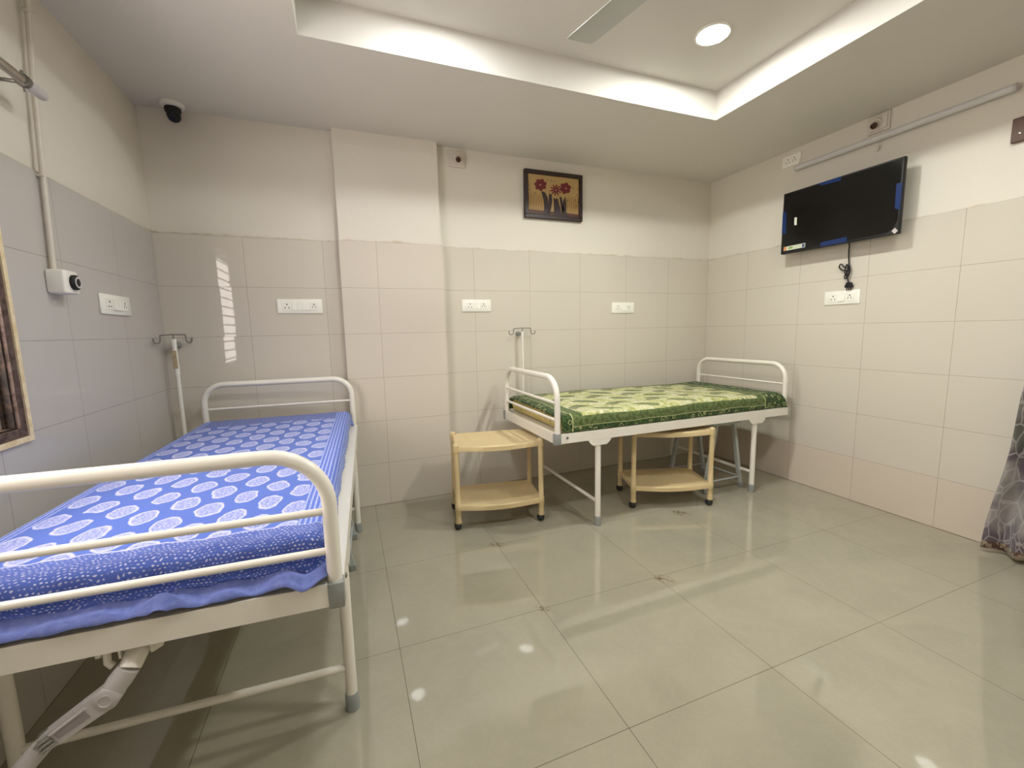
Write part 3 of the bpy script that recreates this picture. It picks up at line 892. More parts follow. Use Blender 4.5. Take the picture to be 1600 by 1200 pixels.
# ------------------------------------------------------------------ ceiling lights
LAMP = emit('lit_downlight_diffuser', (0.985, 1.0, 0.93), 345.0)
LAMP_DIM = emit('dimmed_downlight_diffuser', (0.95, 0.98, 0.97), 165.0)  # left pair turned down to keep the left wall dim, not from age
lamp_spots = [(1.832, 1.820, 'white round downlight lit in the far right of the ceiling tray', 1.0),
              (0.475, 1.870, 'white round downlight lit in the far left of the ceiling tray', 0.4),
              (0.475, 0.590, 'white round downlight lit in the near left of the ceiling tray', 0.4),
              (1.832, 0.590, 'white round downlight lit in the near right of the ceiling tray', 1.0)]
proto = None
for (x, y, lab, s) in lamp_spots:
    if proto is None:
        proto = thing('downlight', lab, 'ceiling light', (x, y, ZT), 0, 'round downlights in the ceiling tray')
        obj('trim_ring', B(lathe, [(0.088, 0.0), (0.088, -0.004), (0.083, -0.008), (0.077, -0.008), (0.074, -0.004)], (0, 0, 0), 40), M['whiteplastic'], proto)
        obj('diffuser', B(lathe, [(0.0735, -0.0045), (0.0735, -0.0062), (0.070, -0.0070)], (0, 0, 0), 40), LAMP, proto)
    else:
        c = copy_tree(proto); c.location = (x, y, ZT); c['label'] = lab
        if s < 1.0:
            for ch in c.children:
                if ch.name.startswith('diffuser'):
                    ch.data = ch.data.copy(); ch.data.materials[0] = LAMP_DIM

# ------------------------------------------------------------------ ceiling fan
t = thing('ceiling_fan', 'pale grey ceiling fan hanging from the tray, one blade in view', 'ceiling fan', (1.125, 1.185, ZT))
obj('canopy', B(lathe, [(0.020, -0.055), (0.055, -0.045), (0.06, 0.0)], (0, 0, 0), 28), M['fan'], t)
obj('downrod', B(tube, [(0, 0, -0.04), (0, 0, -0.21)], 0.011, 14), M['fan'], t)
obj('motor', B(lathe, [(0.02, -0.30), (0.07, -0.305), (0.105, -0.285), (0.11, -0.25), (0.095, -0.225), (0.03, -0.205)], (0, 0, 0), 36), M['fan'], t)
base_ang = R(103)
for k in range(3):
    a = base_ang + k * 2 * PI / 3
    ca, sa = math.cos(a), math.sin(a)
    bm = bmesh.new()
    sec = []
    prof = [(0.085, 0.026), (0.14, 0.040), (0.18, 0.050), (0.40, 0.052), (0.50, 0.052), (0.540, 0.052), (0.562, 0.051), (0.572, 0.048)]
    for (r, hw) in prof:
        row = []
        for j in range(5):
            w = -hw + 2 * hw * j / 4
            # the tip is cut slantwise
            rr = r - (0.040 * ((hw - w) / (2 * hw)) ** 2 if r > 0.50 else 0)
            camber = 0.006 * (1 - (w / 0.052) ** 2)
            zt = -0.262 + camber + w * 0.10
            row.append((rr * ca - w * sa, rr * sa + w * ca, zt))
        sec.append(row)
    top = [[bm.verts.new((x, y, z + 0.0012)) for x, y, z in row] for row in sec]
    bot = [[bm.verts.new((x, y, z - 0.0012)) for x, y, z in row] for row in sec]
    for i in range(len(sec) - 1):
        for j in range(4):
            bm.faces.new((top[i][j], top[i][j + 1], top[i + 1][j + 1], top[i + 1][j]))
            bm.faces.new((bot[i][j], bot[i + 1][j], bot[i + 1][j + 1], bot[i][j + 1]))
    for j in range(4):
        bm.faces.new((top[0][j], bot[0][j], bot[0][j + 1], top[0][j + 1]))
        bm.faces.new((top[-1][j], top[-1][j + 1], bot[-1][j + 1], bot[-1][j]))
    for i in range(len(sec) - 1):
        bm.faces.new((top[i][0], top[i + 1][0], bot[i + 1][0], bot[i][0]))
        bm.faces.new((top[i][4], bot[i][4], bot[i + 1][4], top[i + 1][4]))
    obj('blade', bm, M['fan'], t)

# ================================================================== beds
# local frame: origin on the floor under the room-side foot corner, +Y towards the head, -X across the bed
BL, BW = 1.935, 0.870
FZ0, FZ1 = 0.555, 0.613
LEGY = (0.300, 1.625)
def leg(parent, x, y, side):
    l = obj('leg', B(tube, [(x, y, 0.035), (x, y, FZ0 - 0.02)], 0.0178, 18), M['enamel'], parent)
    obj('leg_cap', B(lathe, [(0.0215, 0.0), (0.0215, 0.045), (0.0200, 0.058), (0.018, 0.060)], (x, y, 0), 20), M['greycap'], l)
    bm = bmesh.new()
    w0, w1, hh = 0.078, 0.045, 0.036
    xs_ = x + side * 0.021
    poly = [(-w0, FZ0 + 0.004), (-w0, FZ0 - 0.008), (-w1 - 0.012, FZ0 - hh + 0.006), (-w1, FZ0 - hh), (w1, FZ0 - hh), (w1 + 0.012, FZ0 - hh + 0.006), (w0, FZ0 - 0.008), (w0, FZ0 + 0.004)]
    va = [bm.verts.new((xs_ - 0.0025, y + a, b)) for a, b in poly]
    vb = [bm.verts.new((xs_ + 0.0025, y + a, b)) for a, b in poly]
    bm.faces.new(va); bm.faces.new(list(reversed(vb)))
    for i in range(8):
        bm.faces.new((va[i], vb[i], vb[(i + 1) % 8], va[(i + 1) % 8]))
    obj('leg_bracket', bm, M['enamel'], l, smooth=False)
    return l

def hoop(bm, y, z0, ztop, r, Rr, inset=0.020):
    xa, xb = -inset, -BW + inset
    pts = [Vector((xa, y, z0)), Vector((xa, y, ztop - Rr))]
    pts += arc((xa - Rr, y, ztop - Rr), (1, 0, 0), (0, 0, 1), Rr, 0.0, PI / 2, 10)[1:]
    pts += arc((xb + Rr, y, ztop - Rr), (1, 0, 0), (0, 0, 1), Rr, PI / 2, PI, 10)
    pts += [Vector((xb, y, z0))]
    tube(bm, pts, r, 18)

def make_bed(label, loc, rotz, crank):
    t = thing('hospital_bed', label, 'bed', loc, rotz, 'steel hospital beds')
    bm = bmesh.new()
    w = 0.004
    # vertical flanges
    quad_box(bm, -w, 0.0, FZ0, 0.0, BL, FZ1)
    quad_box(bm, -BW, 0.0, FZ0, -BW + w, BL, FZ1)
    quad_box(bm, -BW + w, 0.0, FZ0, -w, w, FZ1)
    quad_box(bm, -BW + w, BL - w, FZ0, -w, BL, FZ1)
    # sheet deck with pressed grooves
    quad_box(bm, -BW + w, w, FZ1 - 0.006, -w, BL - w, FZ1 - 0.001)
    for k in range(9):
        yy = 0.2 + k * 0.19
        quad_box(bm, -BW + 0.03, yy, FZ1 - 0.020, -0.03, yy + 0.03, FZ1 - 0.0061)
    obj('frame', bm, M['enamel'], t, smooth=False)
    for xx in (-0.0175, -BW + 0.0175):
        bm = bmesh.new()
        bevel_box(bm, xx - 0.0185, -0.0035, FZ0 - 0.006, xx + 0.0185, 0.036, FZ1 + 0.002, 0.003, 2)
        obj('corner_cap', bm, M['greycap'], t)
    fb = obj('footboard', B(hoop, 0.021, FZ1 - 0.002, 0.940, 0.0175, 0.130), M['enamel'], t)
    for zz in (0.792, 0.690):
        obj('rail', B(tube, [(-0.022, 0.021, zz), (-BW + 0.022, 0.021, zz)], 0.0092, 12), M['enamel'], fb)
    hb = obj('headboard', B(hoop, BL - 0.021, FZ1 - 0.002, 0.932, 0.0170, 0.110), M['enamel'], t)
    obj('rail', B(tube, [(-0.022, BL - 0.021, 0.785), (-BW + 0.022, BL - 0.021, 0.785)], 0.0072, 12), M['enamel'], hb)
    for xx, s in ((0.0, 1), (-BW, -1)):
        obj('bolt', B(lathe, [(0.0075, -0.001), (0.007, 0.003), (0.003, 0.005)], (xx, 0.075, 0.588), 12, 0,
              Vector((s, 0, 0)).to_track_quat('Z', 'Y').to_matrix()), M['wire'], t)
    for yy in LEGY:
        leg(t, -0.024, yy, 1); leg(t, -BW + 0.024, yy, -1)
        obj('crossbar', B(tube, [(-0.03, yy, 0.150), (-BW + 0.03, yy, 0.150)], 0.0115, 14), M['enamel'], t)
    if crank:
        # folding crank at the middle of the foot end
        cr = obj('crank', B(tube, [(-0.415, 0.22, 0.560), (-0.425, 0.10, 0.545), (-0.440, 0.035, 0.520), (-0.447, 0.018, 0.500)],
                            [0.011, 0.012, 0.022, 0.021], 16), M['enamel'], t)
        bm = bmesh.new()
        for xx in (-0.412, -0.470):
            va = [bm.verts.new((xx + dx, y_, z_)) for dx in (0, 0.005) for y_, z_ in ((0.030, FZ0 + 0.01), (0.030, 0.518), (0.075, 0.500), (0.20, FZ0 + 0.01))]
            bm.faces.new(va[:4]); bm.faces.new(va[4:][::-1])
            for k in range(4):
                bm.faces.new((va[k], va[4 + k], va[4 + (k + 1) % 4], va[(k + 1) % 4]))
        tube(bm, [(-0.475, 0.045, 0.530), (-0.402, 0.045, 0.530)], 0.006, 10)
        tube(bm, [(-0.490, 0.035, FZ0), (-0.490, 0.030, 0.515), (-0.480, 0.028, 0.505)], 0.0075, 10)
        tube(bm, [(-0.505, 0.040, FZ0), (-0.507, 0.036, 0.528)], 0.0065, 10)
        obj('crank_bracket', bm, M['enamel'], cr)
        P0, P1, P2, P3 = Vector((-0.447, 0.018, 0.503)), Vector((-0.482, 0.008, 0.456)), Vector((-0.585, -0.004, 0.398)), Vector((-0.640, -0.006, 0.338))
        obj('elbow', B(tube, [P0, P0.lerp(P1, 0.5), P1], [0.0215, 0.0235, 0.021], 18), M['greyplastic'], cr)
        # flat arm with a groove
        d = (P2 - P1).normalized(); nrm = Vector((0, -1, 0)); sd = d.cross(nrm).normalized()
        bm = bmesh.new()
        def slab(p, q, w0, w1, f, b):
            vs = []
            for (c, w_) in ((p, w0), (q, w1)):
                for s in (-1, 1):
                    for k in (f, b):
                        vs.append(bm.verts.new(c + sd * (w_ * s) + nrm * k))
            i = vs
            for idx in ((0, 1, 3, 2), (4, 6, 7, 5), (0, 4, 5, 1), (2, 3, 7, 6), (0, 2, 6, 4), (1, 5, 7, 3)):
                bm.faces.new([i[j] for j in idx])
        slab(P1, P2, 0.023, 0.0165, 0.014, -0.014)
        slab(P1 + sd * 0.0, P2, 0.023, 0.0165, 0.018, 0.0141)
        rotm = nrm.to_track_quat('Z', 'Y').to_matrix()
        lathe(bm, [(0.0235, -0.014), (0.0235, 0.019), (0.020, 0.021)], P1, 28, 0, rotm)
        lathe(bm, [(0.0135, 0.0205), (0.0135, 0.0225), (0.0115, 0.0225), (0.0110, 0.0212)], P1, 28, 0, rotm)
        obj('crank_arm', bm, M['greyplastic'], cr)
        bm = bmesh.new()
        slab(P1.lerp(P2, 0.30) + nrm * 0.0182, P1.lerp(P2, 0.80) + nrm * 0.0182, 0.0100, 0.0075, 0.0006, 0.0)
        obj('arm_groove', bm, M['groove'], cr)
        bm = bmesh.new()
        for q0_, q1_ in ((0.26, 0.84),):
            tube(bm, [P1.lerp(P2, q0_) + nrm * 0.0185 + sd * 0.0125, P1.lerp(P2, q1_) + nrm * 0.0185 + sd * 0.0095], 0.0030, 8)
        obj('arm_ridge', bm, M['greyplastic'], cr)
        bm = bmesh.new()
        for k in range(3):
            off = sd * (0.009 * (k - 1))
            tube(bm, [P1.lerp(P2, 0.84) + off + nrm * 0.0200, P2 + off + nrm * 0.0195, P2.lerp(P3, 0.14) + off + nrm * 0.0185], 0.0036, 8)
        tube(bm, [P2 - sd * 0.019, P2 + sd * 0.019], 0.009, 10)
        obj('spring_clip', bm, M['chrome'], cr)
        obj('grip', B(tube, [P2.lerp(P3, 0.12), P2.lerp(P3, 0.2), P3, P3 + (P3 - P2).normalized() * 0.03, P3 + (P3 - P2).normalized() * 0.036],
                      [0.015, 0.0185, 0.019, 0.0185, 0.012], 18), M['greyplastic'], cr)
    return t

ROT1 = R(-2.3)
B1 = (-0.045, 1.070, 0.0)
B2 = (1.098, 2.160, 0.0)
ROT2 = R(-90) + R(0.3)
make_bed('cream steel bed with folding crank under the blue sheet, by the window wall', B1, ROT1, True)
make_bed('cream steel bed with the green sheet, along the far back wall', B2, ROT2, False)

# ------------------------------------------------------------------ mattresses and sheets
def sheet_mesh(L0, L1, V0, V1, ztop, rr, drops, zmin, seed, wrinkle, foot=None, step=0.011, thick=None):
    """cloth over a slab. u: L0..L1 along (y), v: V0..V1 across (-x). drops: foot, head, front, back lengths"""
    bm = bmesh.new()
    uvl = bm.loops.layers.uv.new('UVMap')
    us, vs = [], []
    u = L0 - drops[0]
    while u < L1 + drops[1]: us.append(u); u += step if (u < L0 + 0.25) else step * 1.4
    us.append(L1 + drops[1])
    v = V0 - drops[2]
    while v < V1 + drops[3]: vs.append(v); v += step
    vs.append(V1 + drops[3])
    def fold(s, lo, hi):
        # returns position along axis, drop below top
        if s < lo + rr:
            d = lo + rr - s
            q = rr * PI / 2
            if d < q:
                a = d / rr
                return lo + rr - rr * math.sin(a), rr - rr * math.cos(a)
            return lo, rr + (d - q)
        if s > hi - rr:
            d = s - (hi - rr)
            q = rr * PI / 2
            if d < q:
                a = d / rr
                return hi - rr + rr * math.sin(a), rr - rr * math.cos(a)
            return hi, rr + (d - q)
        return s, 0.0
    grid = []
    for u in us:
        row = []
        for v in vs:
            yy, d1 = fold(u, L0, L1)
            xx, d2 = fold(v, V0, V1)
            z = ztop - max(d1, d2) - 0.25 * min(d1, d2)
            both = min(d1, d2)
            if both > 0:
                yy += both * 0.25 * (-1 if u < L0 + rr else 1)
                xx += both * 0.25 * (-1 if v < V0 + rr else 1)
            # broad sag and wrinkles
            n1 = noise.noise(Vector((u * 2.2, v * 3.0, seed)))
            n2 = noise.noise(Vector((u * 9 + v * 3, v * 7, seed + 4)))
            z += wrinkle * (n1 * 1.0 + n2 * 0.35) * (1.0 if d1 + d2 < rr else 0.3)
            if foot: xx, yy, z = foot(u, v, xx, yy, z, d1, d2)
            z = max(z, zmin(u, v) if callable(zmin) else zmin)
            row.append((bm.verts.new((-xx, yy, z)), u, v))
        grid.append(row)
    for i in range(len(us) - 1):
        for j in range(len(vs) - 1):
            q = (grid[i][j], grid[i + 1][j], grid[i + 1][j + 1], grid[i][j + 1])
            f = bm.faces.new([k[0] for k in q]); f.smooth = True
            for lp, k in zip(f.loops, q):
                lp[uvl].uv = (k[1], k[2])
    return bm

def cloth_obj(name, bm, mat, label, cat, loc, rotz, thick=0.0018):
    me = bpy.data.meshes.new(name); bm.to_mesh(me); bm.free()
    me.materials.append(mat)
    o = bpy.data.objects.new(name, me); COL.objects.link(o)
    o.location = loc; o.rotation_euler = (0, 0, rotz)
    md = o.modifiers.new('thickness', 'SOLIDIFY'); md.thickness = thick; md.offset = 1
    return tag(o, label, cat, 'printed bed sheets')

def mattress(label, loc, rotz, x0, x1, y0, y1, z1, rb=0.030):
    bm = bmesh.new(); bevel_box(bm, -x1, y0, FZ1 - 0.001, -x0, y1, z1, rb, 5)
    o = obj('mattress', bm, M['ticking'])
    o.location = loc; o.rotation_euler = (0, 0, rotz)
    return tag(o, label, 'mattress', 'mattresses')

# blue bed
mattress('mattress hidden beneath the blue printed sheet', B1, ROT1, 0.050, 0.835, 0.055, 1.865, 0.716)
def foot_blue(u, v, xx, yy, z, d1, d2):
    n = noise.noise(Vector((v * 9, 3.1, 0))); n2 = noise.noise(Vector((v * 22, 7.7, 0)))
    if u < 0.05:
        # skirt: down the mattress end, then out over the frame
        d = max(0.0, 0.05 - u)
        if d1 > 0.02:
            w1 = noise.noise(Vector((v * 6.0, 1.3, 4.0))); w2 = noise.noise(Vector((v * 15, 8.3, 1.0)))
            if d1 > 0.072:
                over = d1 - 0.072
                yy = 0.046 - over * (0.80 + 0.40 * w1 + 0.18 * w2)
                lift = 0.040 * max(0.0, w1 + 0.05) + 0.014 * w2 + 0.020 * abs(w1) * max(0.0, 1 - abs(v - 0.10) * 12)
                z = 0.652 - over * 0.42 + lift * min(1.0, over / 0.03) + 0.006 * math.sin(over * 150 + 5 * w2) * (0.6 + w2)
                bn = math.exp(-((v - 0.085) / 0.032) ** 2)
                z = z * (1 - 0.8 * bn) + (0.622 + 0.010 * math.sin(over * 60)) * 0.8 * bn
                yy -= 0.012 * bn * min(1.0, over / 0.03)
                z = max(z, 0.6185)
            else:
                yy += 0.006 * n2 + 0.004 * w1
        # keep clear of the corner posts
        if v < 0.06:
            yy += (0.06 - v) * 0.55
            xx += 0.0
    if d1 == 0 and u < 0.24:
        k = (0.24 - u) / 0.19
        z += 0.006 * k * noise.noise(Vector((v * 14 + u * 6, u * 9, 2.0))) - 0.010 * k * k * max(0, noise.noise(Vector((v * 2.2, 1.0, 5))))
    if d2 > 0.02 and v < 0.1:
        m = noise.noise(Vector((u * 7, 1.5, 9)))
        xx += 0.006 * m + 0.003 * noise.noise(Vector((u * 20, 2.5, 9)))
        # gathered folds beside the foot post
        if u < 0.35:
            xx += 0.006 * noise.noise(Vector((u * 40, v * 10, 3)))
    return xx, yy, z
bm = sheet_mesh(0.045, 1.875, 0.040, 0.845, 0.722, 0.030, (0.124, 0.075, 0.082, 0.070),
                0.6175, 1.0, 0.0045, foot_blue)
cloth_obj('bed_sheet', bm, M['blue'], 'blue bed sheet printed with pale oval medallions on the near bed', 'bed sheet', B1, ROT1)

# green bed
mattress('tan floral mattress showing at the foot end under the green sheet', B2, ROT2, 0.016, 0.848, 0.050, 1.878, 0.712, 0.046)
def foot_green(u, v, xx, yy, z, d1, d2):
    if v < 0.05 and d2 > 0.015:
        m = noise.noise(Vector((u * 5.5, 1.5, 9))); m2 = noise.noise(Vector((u * 17, 2.5, 4)))
        xx += 0.004 * m + 0.003 * m2
        z += 0.006 * m * min(1, d2 / 0.06)
    if u < 0.1 and d1 > 0.01:
        m = noise.noise(Vector((v * 8, 5.5, 9)))
        z += 0.012 * m * min(1, d1 / 0.04)
        yy += 0.003 * noise.noise(Vector((v * 25, 2.5, 4)))
    if d1 == 0 and d2 == 0:
        z += 0.007 * math.sin((u - 0.3) * 3.4) * 0.6
    return xx, yy, z
bm = sheet_mesh(0.040, 1.888, 0.008, 0.856, 0.724, 0.046, (0.000, 0.085, 0.100, 0.080), 0.6165, 6.0, 0.0085, foot_green)
cloth_obj('bed_sheet', bm, M['green'], 'green leaf printed bed sheet with dark borders on the far bed', 'bed sheet', B2, ROT2)

# ------------------------------------------------------------------ stools under the beds
def make_stool(label, loc, rotz):
    t = thing('steel_stool', label, 'stool', loc, rotz, 'grey steel stools under the beds')
    F = 0.180; T_ = 0.085; H = 0.505
    for sx in (-1, 1):
        for sy in (-1, 1):
            bm = bmesh.new()
            a = Vector((sx * F, sy * 0.178, 0.0)); b = Vector((sx * T_, sy * 0.178, H))
            h = 0.0125
            vs = []
            for c in (a.lerp(b, 0.06), b):
                for dx, dy in ((-h, -h), (h, -h), (h, h), (-h, h)):
                    vs.append(bm.verts.new(c + Vector((dx, dy, 0))))
            bm.faces.new(vs[:4][::-1]); bm.faces.new(vs[4:])
            for k in range(4):
                bm.faces.new((vs[k], vs[(k + 1) % 4], vs[4 + (k + 1) % 4], vs[4 + k]))
            l = obj('leg', bm, M['stool'], t, smooth=False)
            c = a.lerp(b, 0.035)
            obj('leg_cap', B(bevel_box, c.x - 0.0155, c.y - 0.0155, 0, c.x + 0.0155, c.y + 0.0155, 0.036, 0.003, 1), M['greycap'], l)
    z = 0.082; f = F - (F - T_) * z / H
    for sy in (-1, 1):
        obj('stretcher', B(tube, [(-f, sy * 0.178, z), (f, sy * 0.178, z)], 0.007, 10), M['stool'], t)
    for sx in (-1, 1):
        obj('stretcher', B(tube, [(sx * f, -0.178, z), (sx * f, 0.178, z)], 0.007, 10), M['stool'], t)
    obj('seat', B(bevel_box, -0.13, -0.20, H - 0.004, 0.13, 0.20, H + 0.026, 0.008, 2), M['stool'], t)
    return t
make_stool('grey steel stool pushed under the head of the green bed', (2.560, 2.480, 0), 0)
make_stool('grey steel stool pushed under the side of the blue bed', (-0.212, 2.432, 0), ROT1)

# ------------------------------------------------------------------ rolling carts
CW, CD = 0.530, 0.315
def shelf(bm, zt, th=0.032, bow=0.030):
    # plan outline: straight sides/back, front edge bowed outwards
    n = 14
    out = []
    for i in range(n + 1):
        s = i / n
        out.append((s * CW, -bow * math.sin(PI * s) * 0.9 - 0.012))
    out += [(CW + 0.004, 0.02), (CW + 0.004, CD - 0.02)]
    for i in range(n + 1):
        s = 1 - i / n
        out.append((s * CW, CD + 0.012 + 0.012 * math.sin(PI * s)))
    out += [(-0.004, CD - 0.02), (-0.004, 0.02)]
    cx, cyy = CW / 2, CD / 2
    def ring(scale_in, z, sag=0.0):
        r = []
        for x, y in out:
            dx, dy = x - cx, y - cyy
            l = math.hypot(dx, dy)
            k = (l - scale_in) / l
            X, Yv = cx + dx * k, cyy + dy * k
            zz = z
            if y < 0: zz -= sag * math.sin(PI * min(1, max(0, x / CW)))
            r.append(bm.verts.new((X, Yv, zz)))
        return r
    rings = [ring(0.0, zt - th, 0.006), ring(0.0, zt - 0.006, 0.006), ring(0.004, zt - 0.001, 0.006), ring(0.012, zt, 0.004), ring(0.030, zt - 0.006)]
    N = len(out)
    for a, b in zip(rings[:-1], rings[1:]):
        for k in range(N):
            f = bm.faces.new((a[k], a[(k + 1) % N], b[(k + 1) % N], b[k])); f.smooth = True
    bm.faces.new(rings[-1])
    u = ring(0.006, zt - th + 0.001)
    for k in range(N):
        bm.faces.new((rings[0][k], u[k], u[(k + 1) % N], rings[0][(k + 1) % N]))
    v = ring(0.008, zt - 0.012)
    for k in range(N):
        bm.faces.new((u[k], v[k], v[(k + 1) % N], u[(k + 1) % N]))
    bm.faces.new(list(reversed(v)))
    # shallow ribs on the top
    for k in range(1, 12):
        x = CW * k / 12
        quad_box(bm, x - 0.0012, 0.04, zt - 0.0068, x + 0.0012, CD - 0.04, zt - 0.0052)

def make_cart(label, loc, rotz):
    t = thing('rolling_cart', label, 'cart', loc, rotz, 'two-shelf beige plastic carts')
    bm = bmesh.new(); shelf(bm, 0.532); obj('top_shelf', bm, M['cart'], t, angle=35)
    bm = bmesh.new(); shelf(bm, 0.158); obj('lower_shelf', bm, M['cart'], t, angle=35)
    for (x, y) in ((0, 0), (CW, 0), (0, CD), (CW, CD)):
        bm = bmesh.new()
        lathe(bm, [(0.019, 0.042), (0.021, 0.048), (0.0165, 0.062), (0.0175, 0.115), (0.0195, 0.118), (0.0195, 0.162), (0.0165, 0.166),
                   (0.0155, 0.30), (0.0165, 0.49), (0.0200, 0.494), (0.0200, 0.537), (0.0165, 0.541), (0.0155, 0.546)], (x, y, 0), 20)
        p = obj('post', bm, M['cart'], t)
        bm = bmesh.new()
        lathe(bm, [(0.004, -0.018), (0.018, -0.017), (0.0235, -0.009), (0.0235, 0.009), (0.018, 0.017), (0.004, 0.018)], (x - 0.004, y + 0.004, 0.0235), 20, 0,
              Vector((1, 0.35, 0)).to_track_quat('Z', 'Y').to_matrix())
        tube(bm, [(x, y, 0.020), (x, y, 0.050)], [0.012, 0.010], 12)
        obj('caster', bm, M['rubber'], p)
    return t
make_cart('beige plastic rolling cart beside the foot of the green bed, next to the pillar', (0.578, 2.470, 0), R(-9.8))
make_cart('beige plastic rolling cart tucked beneath the green bed', (1.757, 2.306, 0), R(-19.4))

# ------------------------------------------------------------------ drip poles
def drip_pole(label, loc, rot, r0, r1, zb, lean=0.0):
    t = thing('drip_pole', label, 'drip stand', loc, 0, 'drip poles clipped to the wall')
    x, y, z = 0, 0, 0
    bm = bmesh.new()
    zt = 1.212 - loc[2]
    tube(bm, [(0, 0, zb - loc[2]), (0, 0, zt - 0.20)], r1, 14)
    obj('lower_tube', bm, M['enamel'], t)
    bm = bmesh.new()
    tube(bm, [(0, 0, zt - 0.21), (0, 0, zt - 0.17), (0, 0, zt - 0.13), (0, 0, zt - 0.125), (0, 0, zt)], [r1 * 1.15, r1 * 1.15, r1 * 1.05, r0, r0], 14)
    obj('upper_sleeve', bm, M['whiteplastic'], t)
    c, s = math.cos(rot), math.sin(rot)
    bm = bmesh.new()
    tube(bm, [(0, 0, zt - 0.01), (0, 0, zt + 0.024)], 0.0035, 8)
    h = 0.076
    tube(bm, [(-h * c, -h * s, zt + 0.022), (0, 0, zt + 0.026), (h * c, h * s, zt + 0.024)], 0.0032, 8)
    for sg in (-1, 1):
        pts = [Vector((sg * h * c, sg * h * s, zt + 0.023)), Vector((sg * (h + 0.002) * c, sg * (h + 0.002) * s, zt + 0.010))]
        for k in range(9):
            a = PI + (PI + 0.45) * k / 8
            dx = 0.021 + 0.020 * math.cos(a)
            pts.append(Vector((sg * (h + 0.001 + dx) * c, sg * (h + 0.001 + dx) * s, zt - 0.004 + 0.020 * math.sin(a))))
        tube(bm, pts, 0.0032, 8)
    obj('hook_bar', bm, M['wire'], t)
    return t
p = drip_pole('white drip pole with wire hooks in the corner beside the blue bed', (-0.935, 3.030, 0.60), R(58), 0.0125, 0.0115, 0.60)
bm = bmesh.new(); tube(bm, [(0.0, 0.010, 0.575), (-0.01, 0.06, 0.575), (-0.012, 0.103, 0.575)], [0.012, 0.018, 0.020], 14)
obj('wall_clip', bm, M['greycap'], p)
bm = bmesh.new(); bevel_box(bm, -0.013, -0.0135, 0.44, 0.010, -0.0105, 0.545, 0.001, 1)
M['labelbrown'] = simple('worn_tan_label', (0.42, 0.33, 0.20), 0.6, var=0.4, scale=60)
obj('worn_label', bm, M['labelbrown'], p)
p = drip_pole('white drip pole with wire hooks behind the foot of the green bed', (1.277, 3.070, 0.56), R(8), 0.0098, 0.0078, 0.56)
bm = bmesh.new(); tube(bm, [(-0.002, 0.008, 0.635), (-0.014, 0.035, 0.635), (-0.016, 0.0645, 0.635)], [0.010, 0.016, 0.017], 14)
obj('wall_clip', bm, M['greycap'], p)

# ------------------------------------------------------------------ curtain and its board on the right wall
t = thing('curtain_board', 'dark brown wooden board fixed to the right wall above the curtain', 'curtain board', (XR + TT, 1.212, 2.16), R(-90))
obj('board', B(bevel_box, 0, -0.022, -0.058, 1.35, 0, 0.058, 0.002, 1), M['brownwood'], t)
bm = bmesh.new()
for xx in (0.030, 0.65, 1.25):
    lathe(bm, [(0.0055, 0), (0.005, 0.002), (0.002, 0.003)], (xx, -0.022, -0.018), 12, 0, Vector((0, -1, 0)).to_track_quat('Z', 'Y').to_matrix())
obj('screw', bm, M['chrome'], t)
obj('hanging_rod', B(tube, [(0.15, -0.09, -0.045), (1.33, -0.09, -0.045)], 0.009, 12), M['steel'], t)
bm = bmesh.new()
for xx in (0.20, 1.28):
    tube(bm, [(xx, -0.02, -0.040), (xx, -0.092, -0.045)], 0.006, 8)
obj('rod_bracket', bm, M['steel'], t)

bm = bmesh.new(); uvl = bm.loops.layers.uv.new('UVMap')
nz, ny = 60, 130
rows = []
for i in range(nz + 1):
    z = 0.022 + (2.105 - 0.022) * i / nz
    f = z / 2.105
    edge = 1.108 - 0.125 * (1 - (1 - min(1, z / 1.6)) ** 1.4) + 0.006 * math.sin(z * 9)
    row = []
    for j in range(ny + 1):
        s = j / ny
        y = edge - s * 1.08
        ph_ = s * 2 * PI * 7.5 + 0.7 * math.sin(z * 1.3 + s * 5)
        amp = 0.024 * (0.65 + 0.5 * (1 - f))
        x = 3.108 - amp * math.cos(ph_) + 0.02 * (f - 0.4) - 0.010 * math.sin(3 * ph_ * 0.37 + z * 2) * (1 - f)
        if s < 0.04: x += 0.012 * (0.04 - s) / 0.04
        row.append((bm.verts.new((x, y, z + 0.006 * math.sin(ph_) * (1 - f))), s * 1.7, z))
    rows.append(row)
for i in range(nz):
    for j in range(ny):
        q = (rows[i][j], rows[i][j + 1], rows[i + 1][j + 1], rows[i + 1][j])
        f = bm.faces.new([k[0] for k in q]); f.smooth = True
        for lp, k in zip(f.loops, q): lp[uvl].uv = (k[1], k[2])
me = bpy.data.meshes.new('curtain'); bm.to_mesh(me); bm.free(); me.materials.append(M['curtain'])
cu = bpy.data.objects.new('curtain', me); COL.objects.link(cu)
md = cu.modifiers.new('thickness', 'SOLIDIFY'); md.thickness = 0.0015
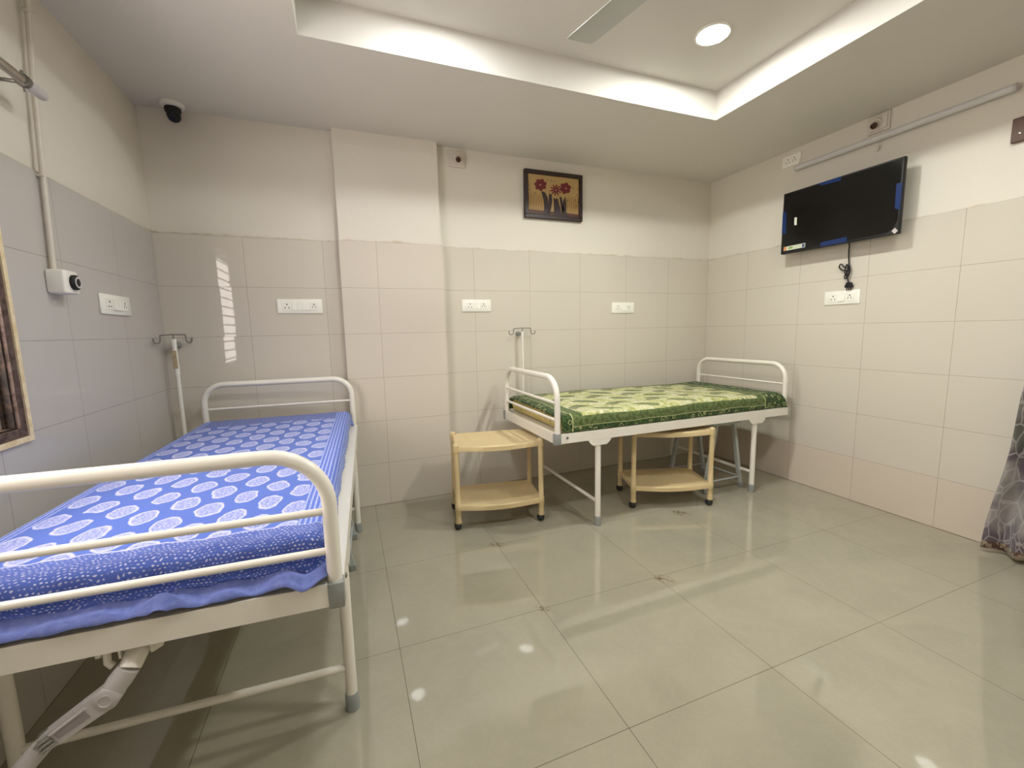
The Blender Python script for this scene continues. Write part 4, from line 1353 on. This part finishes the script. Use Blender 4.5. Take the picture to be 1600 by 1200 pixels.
tag(cu, 'grey purple curtain with pale leaf veins at the right edge of the room', 'curtain')

# ================================================================== light
w = bpy.data.worlds.new('daylight'); sc.world = w; w.use_nodes = True
bg = w.node_tree.nodes['Background']
bg.inputs[0].default_value = (1.0, 0.895, 0.83, 1)
bg.inputs[1].default_value = 8.5
la = bpy.data.lights.new('window_daylight', 'AREA'); la.shape = 'RECTANGLE'
la.size = WY1 - WY0; la.size_y = WZ1 - WZ0
la.cycles.is_portal = True
lo = bpy.data.objects.new('window_daylight', la); COL.objects.link(lo)
lo.location = (XL - 0.17, (WY0 + WY1) / 2, (WZ0 + WZ1) / 2)
lo.rotation_euler = Vector((1, 0, 0)).to_track_quat('-Z', 'Y').to_euler()

# ================================================================== camera
f_px = 665.05
yaw, pitch, roll = 0.36759, -0.12479, -0.02115
cy_, sy_ = math.cos(yaw), math.sin(yaw)
fwd = Vector((sy_ * math.cos(pitch), cy_ * math.cos(pitch), math.sin(pitch)))
right = Vector((cy_, -sy_, 0)); up = right.cross(fwd)
q0 = right * math.cos(roll) + up * math.sin(roll)
q1 = right * -math.sin(roll) + up * math.cos(roll)
cam = bpy.data.cameras.new('camera')
cam.sensor_fit = 'HORIZONTAL'; cam.sensor_width = 36.0
cam.lens = f_px / 1600 * 36.0
cam.clip_start = 0.02; cam.clip_end = 100
co = bpy.data.objects.new('camera', cam); COL.objects.link(co)
co.matrix_world = Matrix(((q0.x, q1.x, -fwd.x, 0), (q0.y, q1.y, -fwd.y, 0), (q0.z, q1.z, -fwd.z, 1.2195), (0, 0, 0, 1)))
sc.camera = co

vs_ = sc.view_settings
vs_.view_transform = 'Standard'; vs_.look = 'None'; vs_.gamma = 1.0; vs_.use_curve_mapping = False
vs_.exposure = 0.36
sc.cycles.use_denoising = True
sc.cycles.max_bounces = 10; sc.cycles.diffuse_bounces = 6; sc.cycles.glossy_bounces = 5
sc.cycles.sample_clamp_indirect = 8.0
sc.cycles.caustics_reflective = False; sc.cycles.caustics_refractive = False
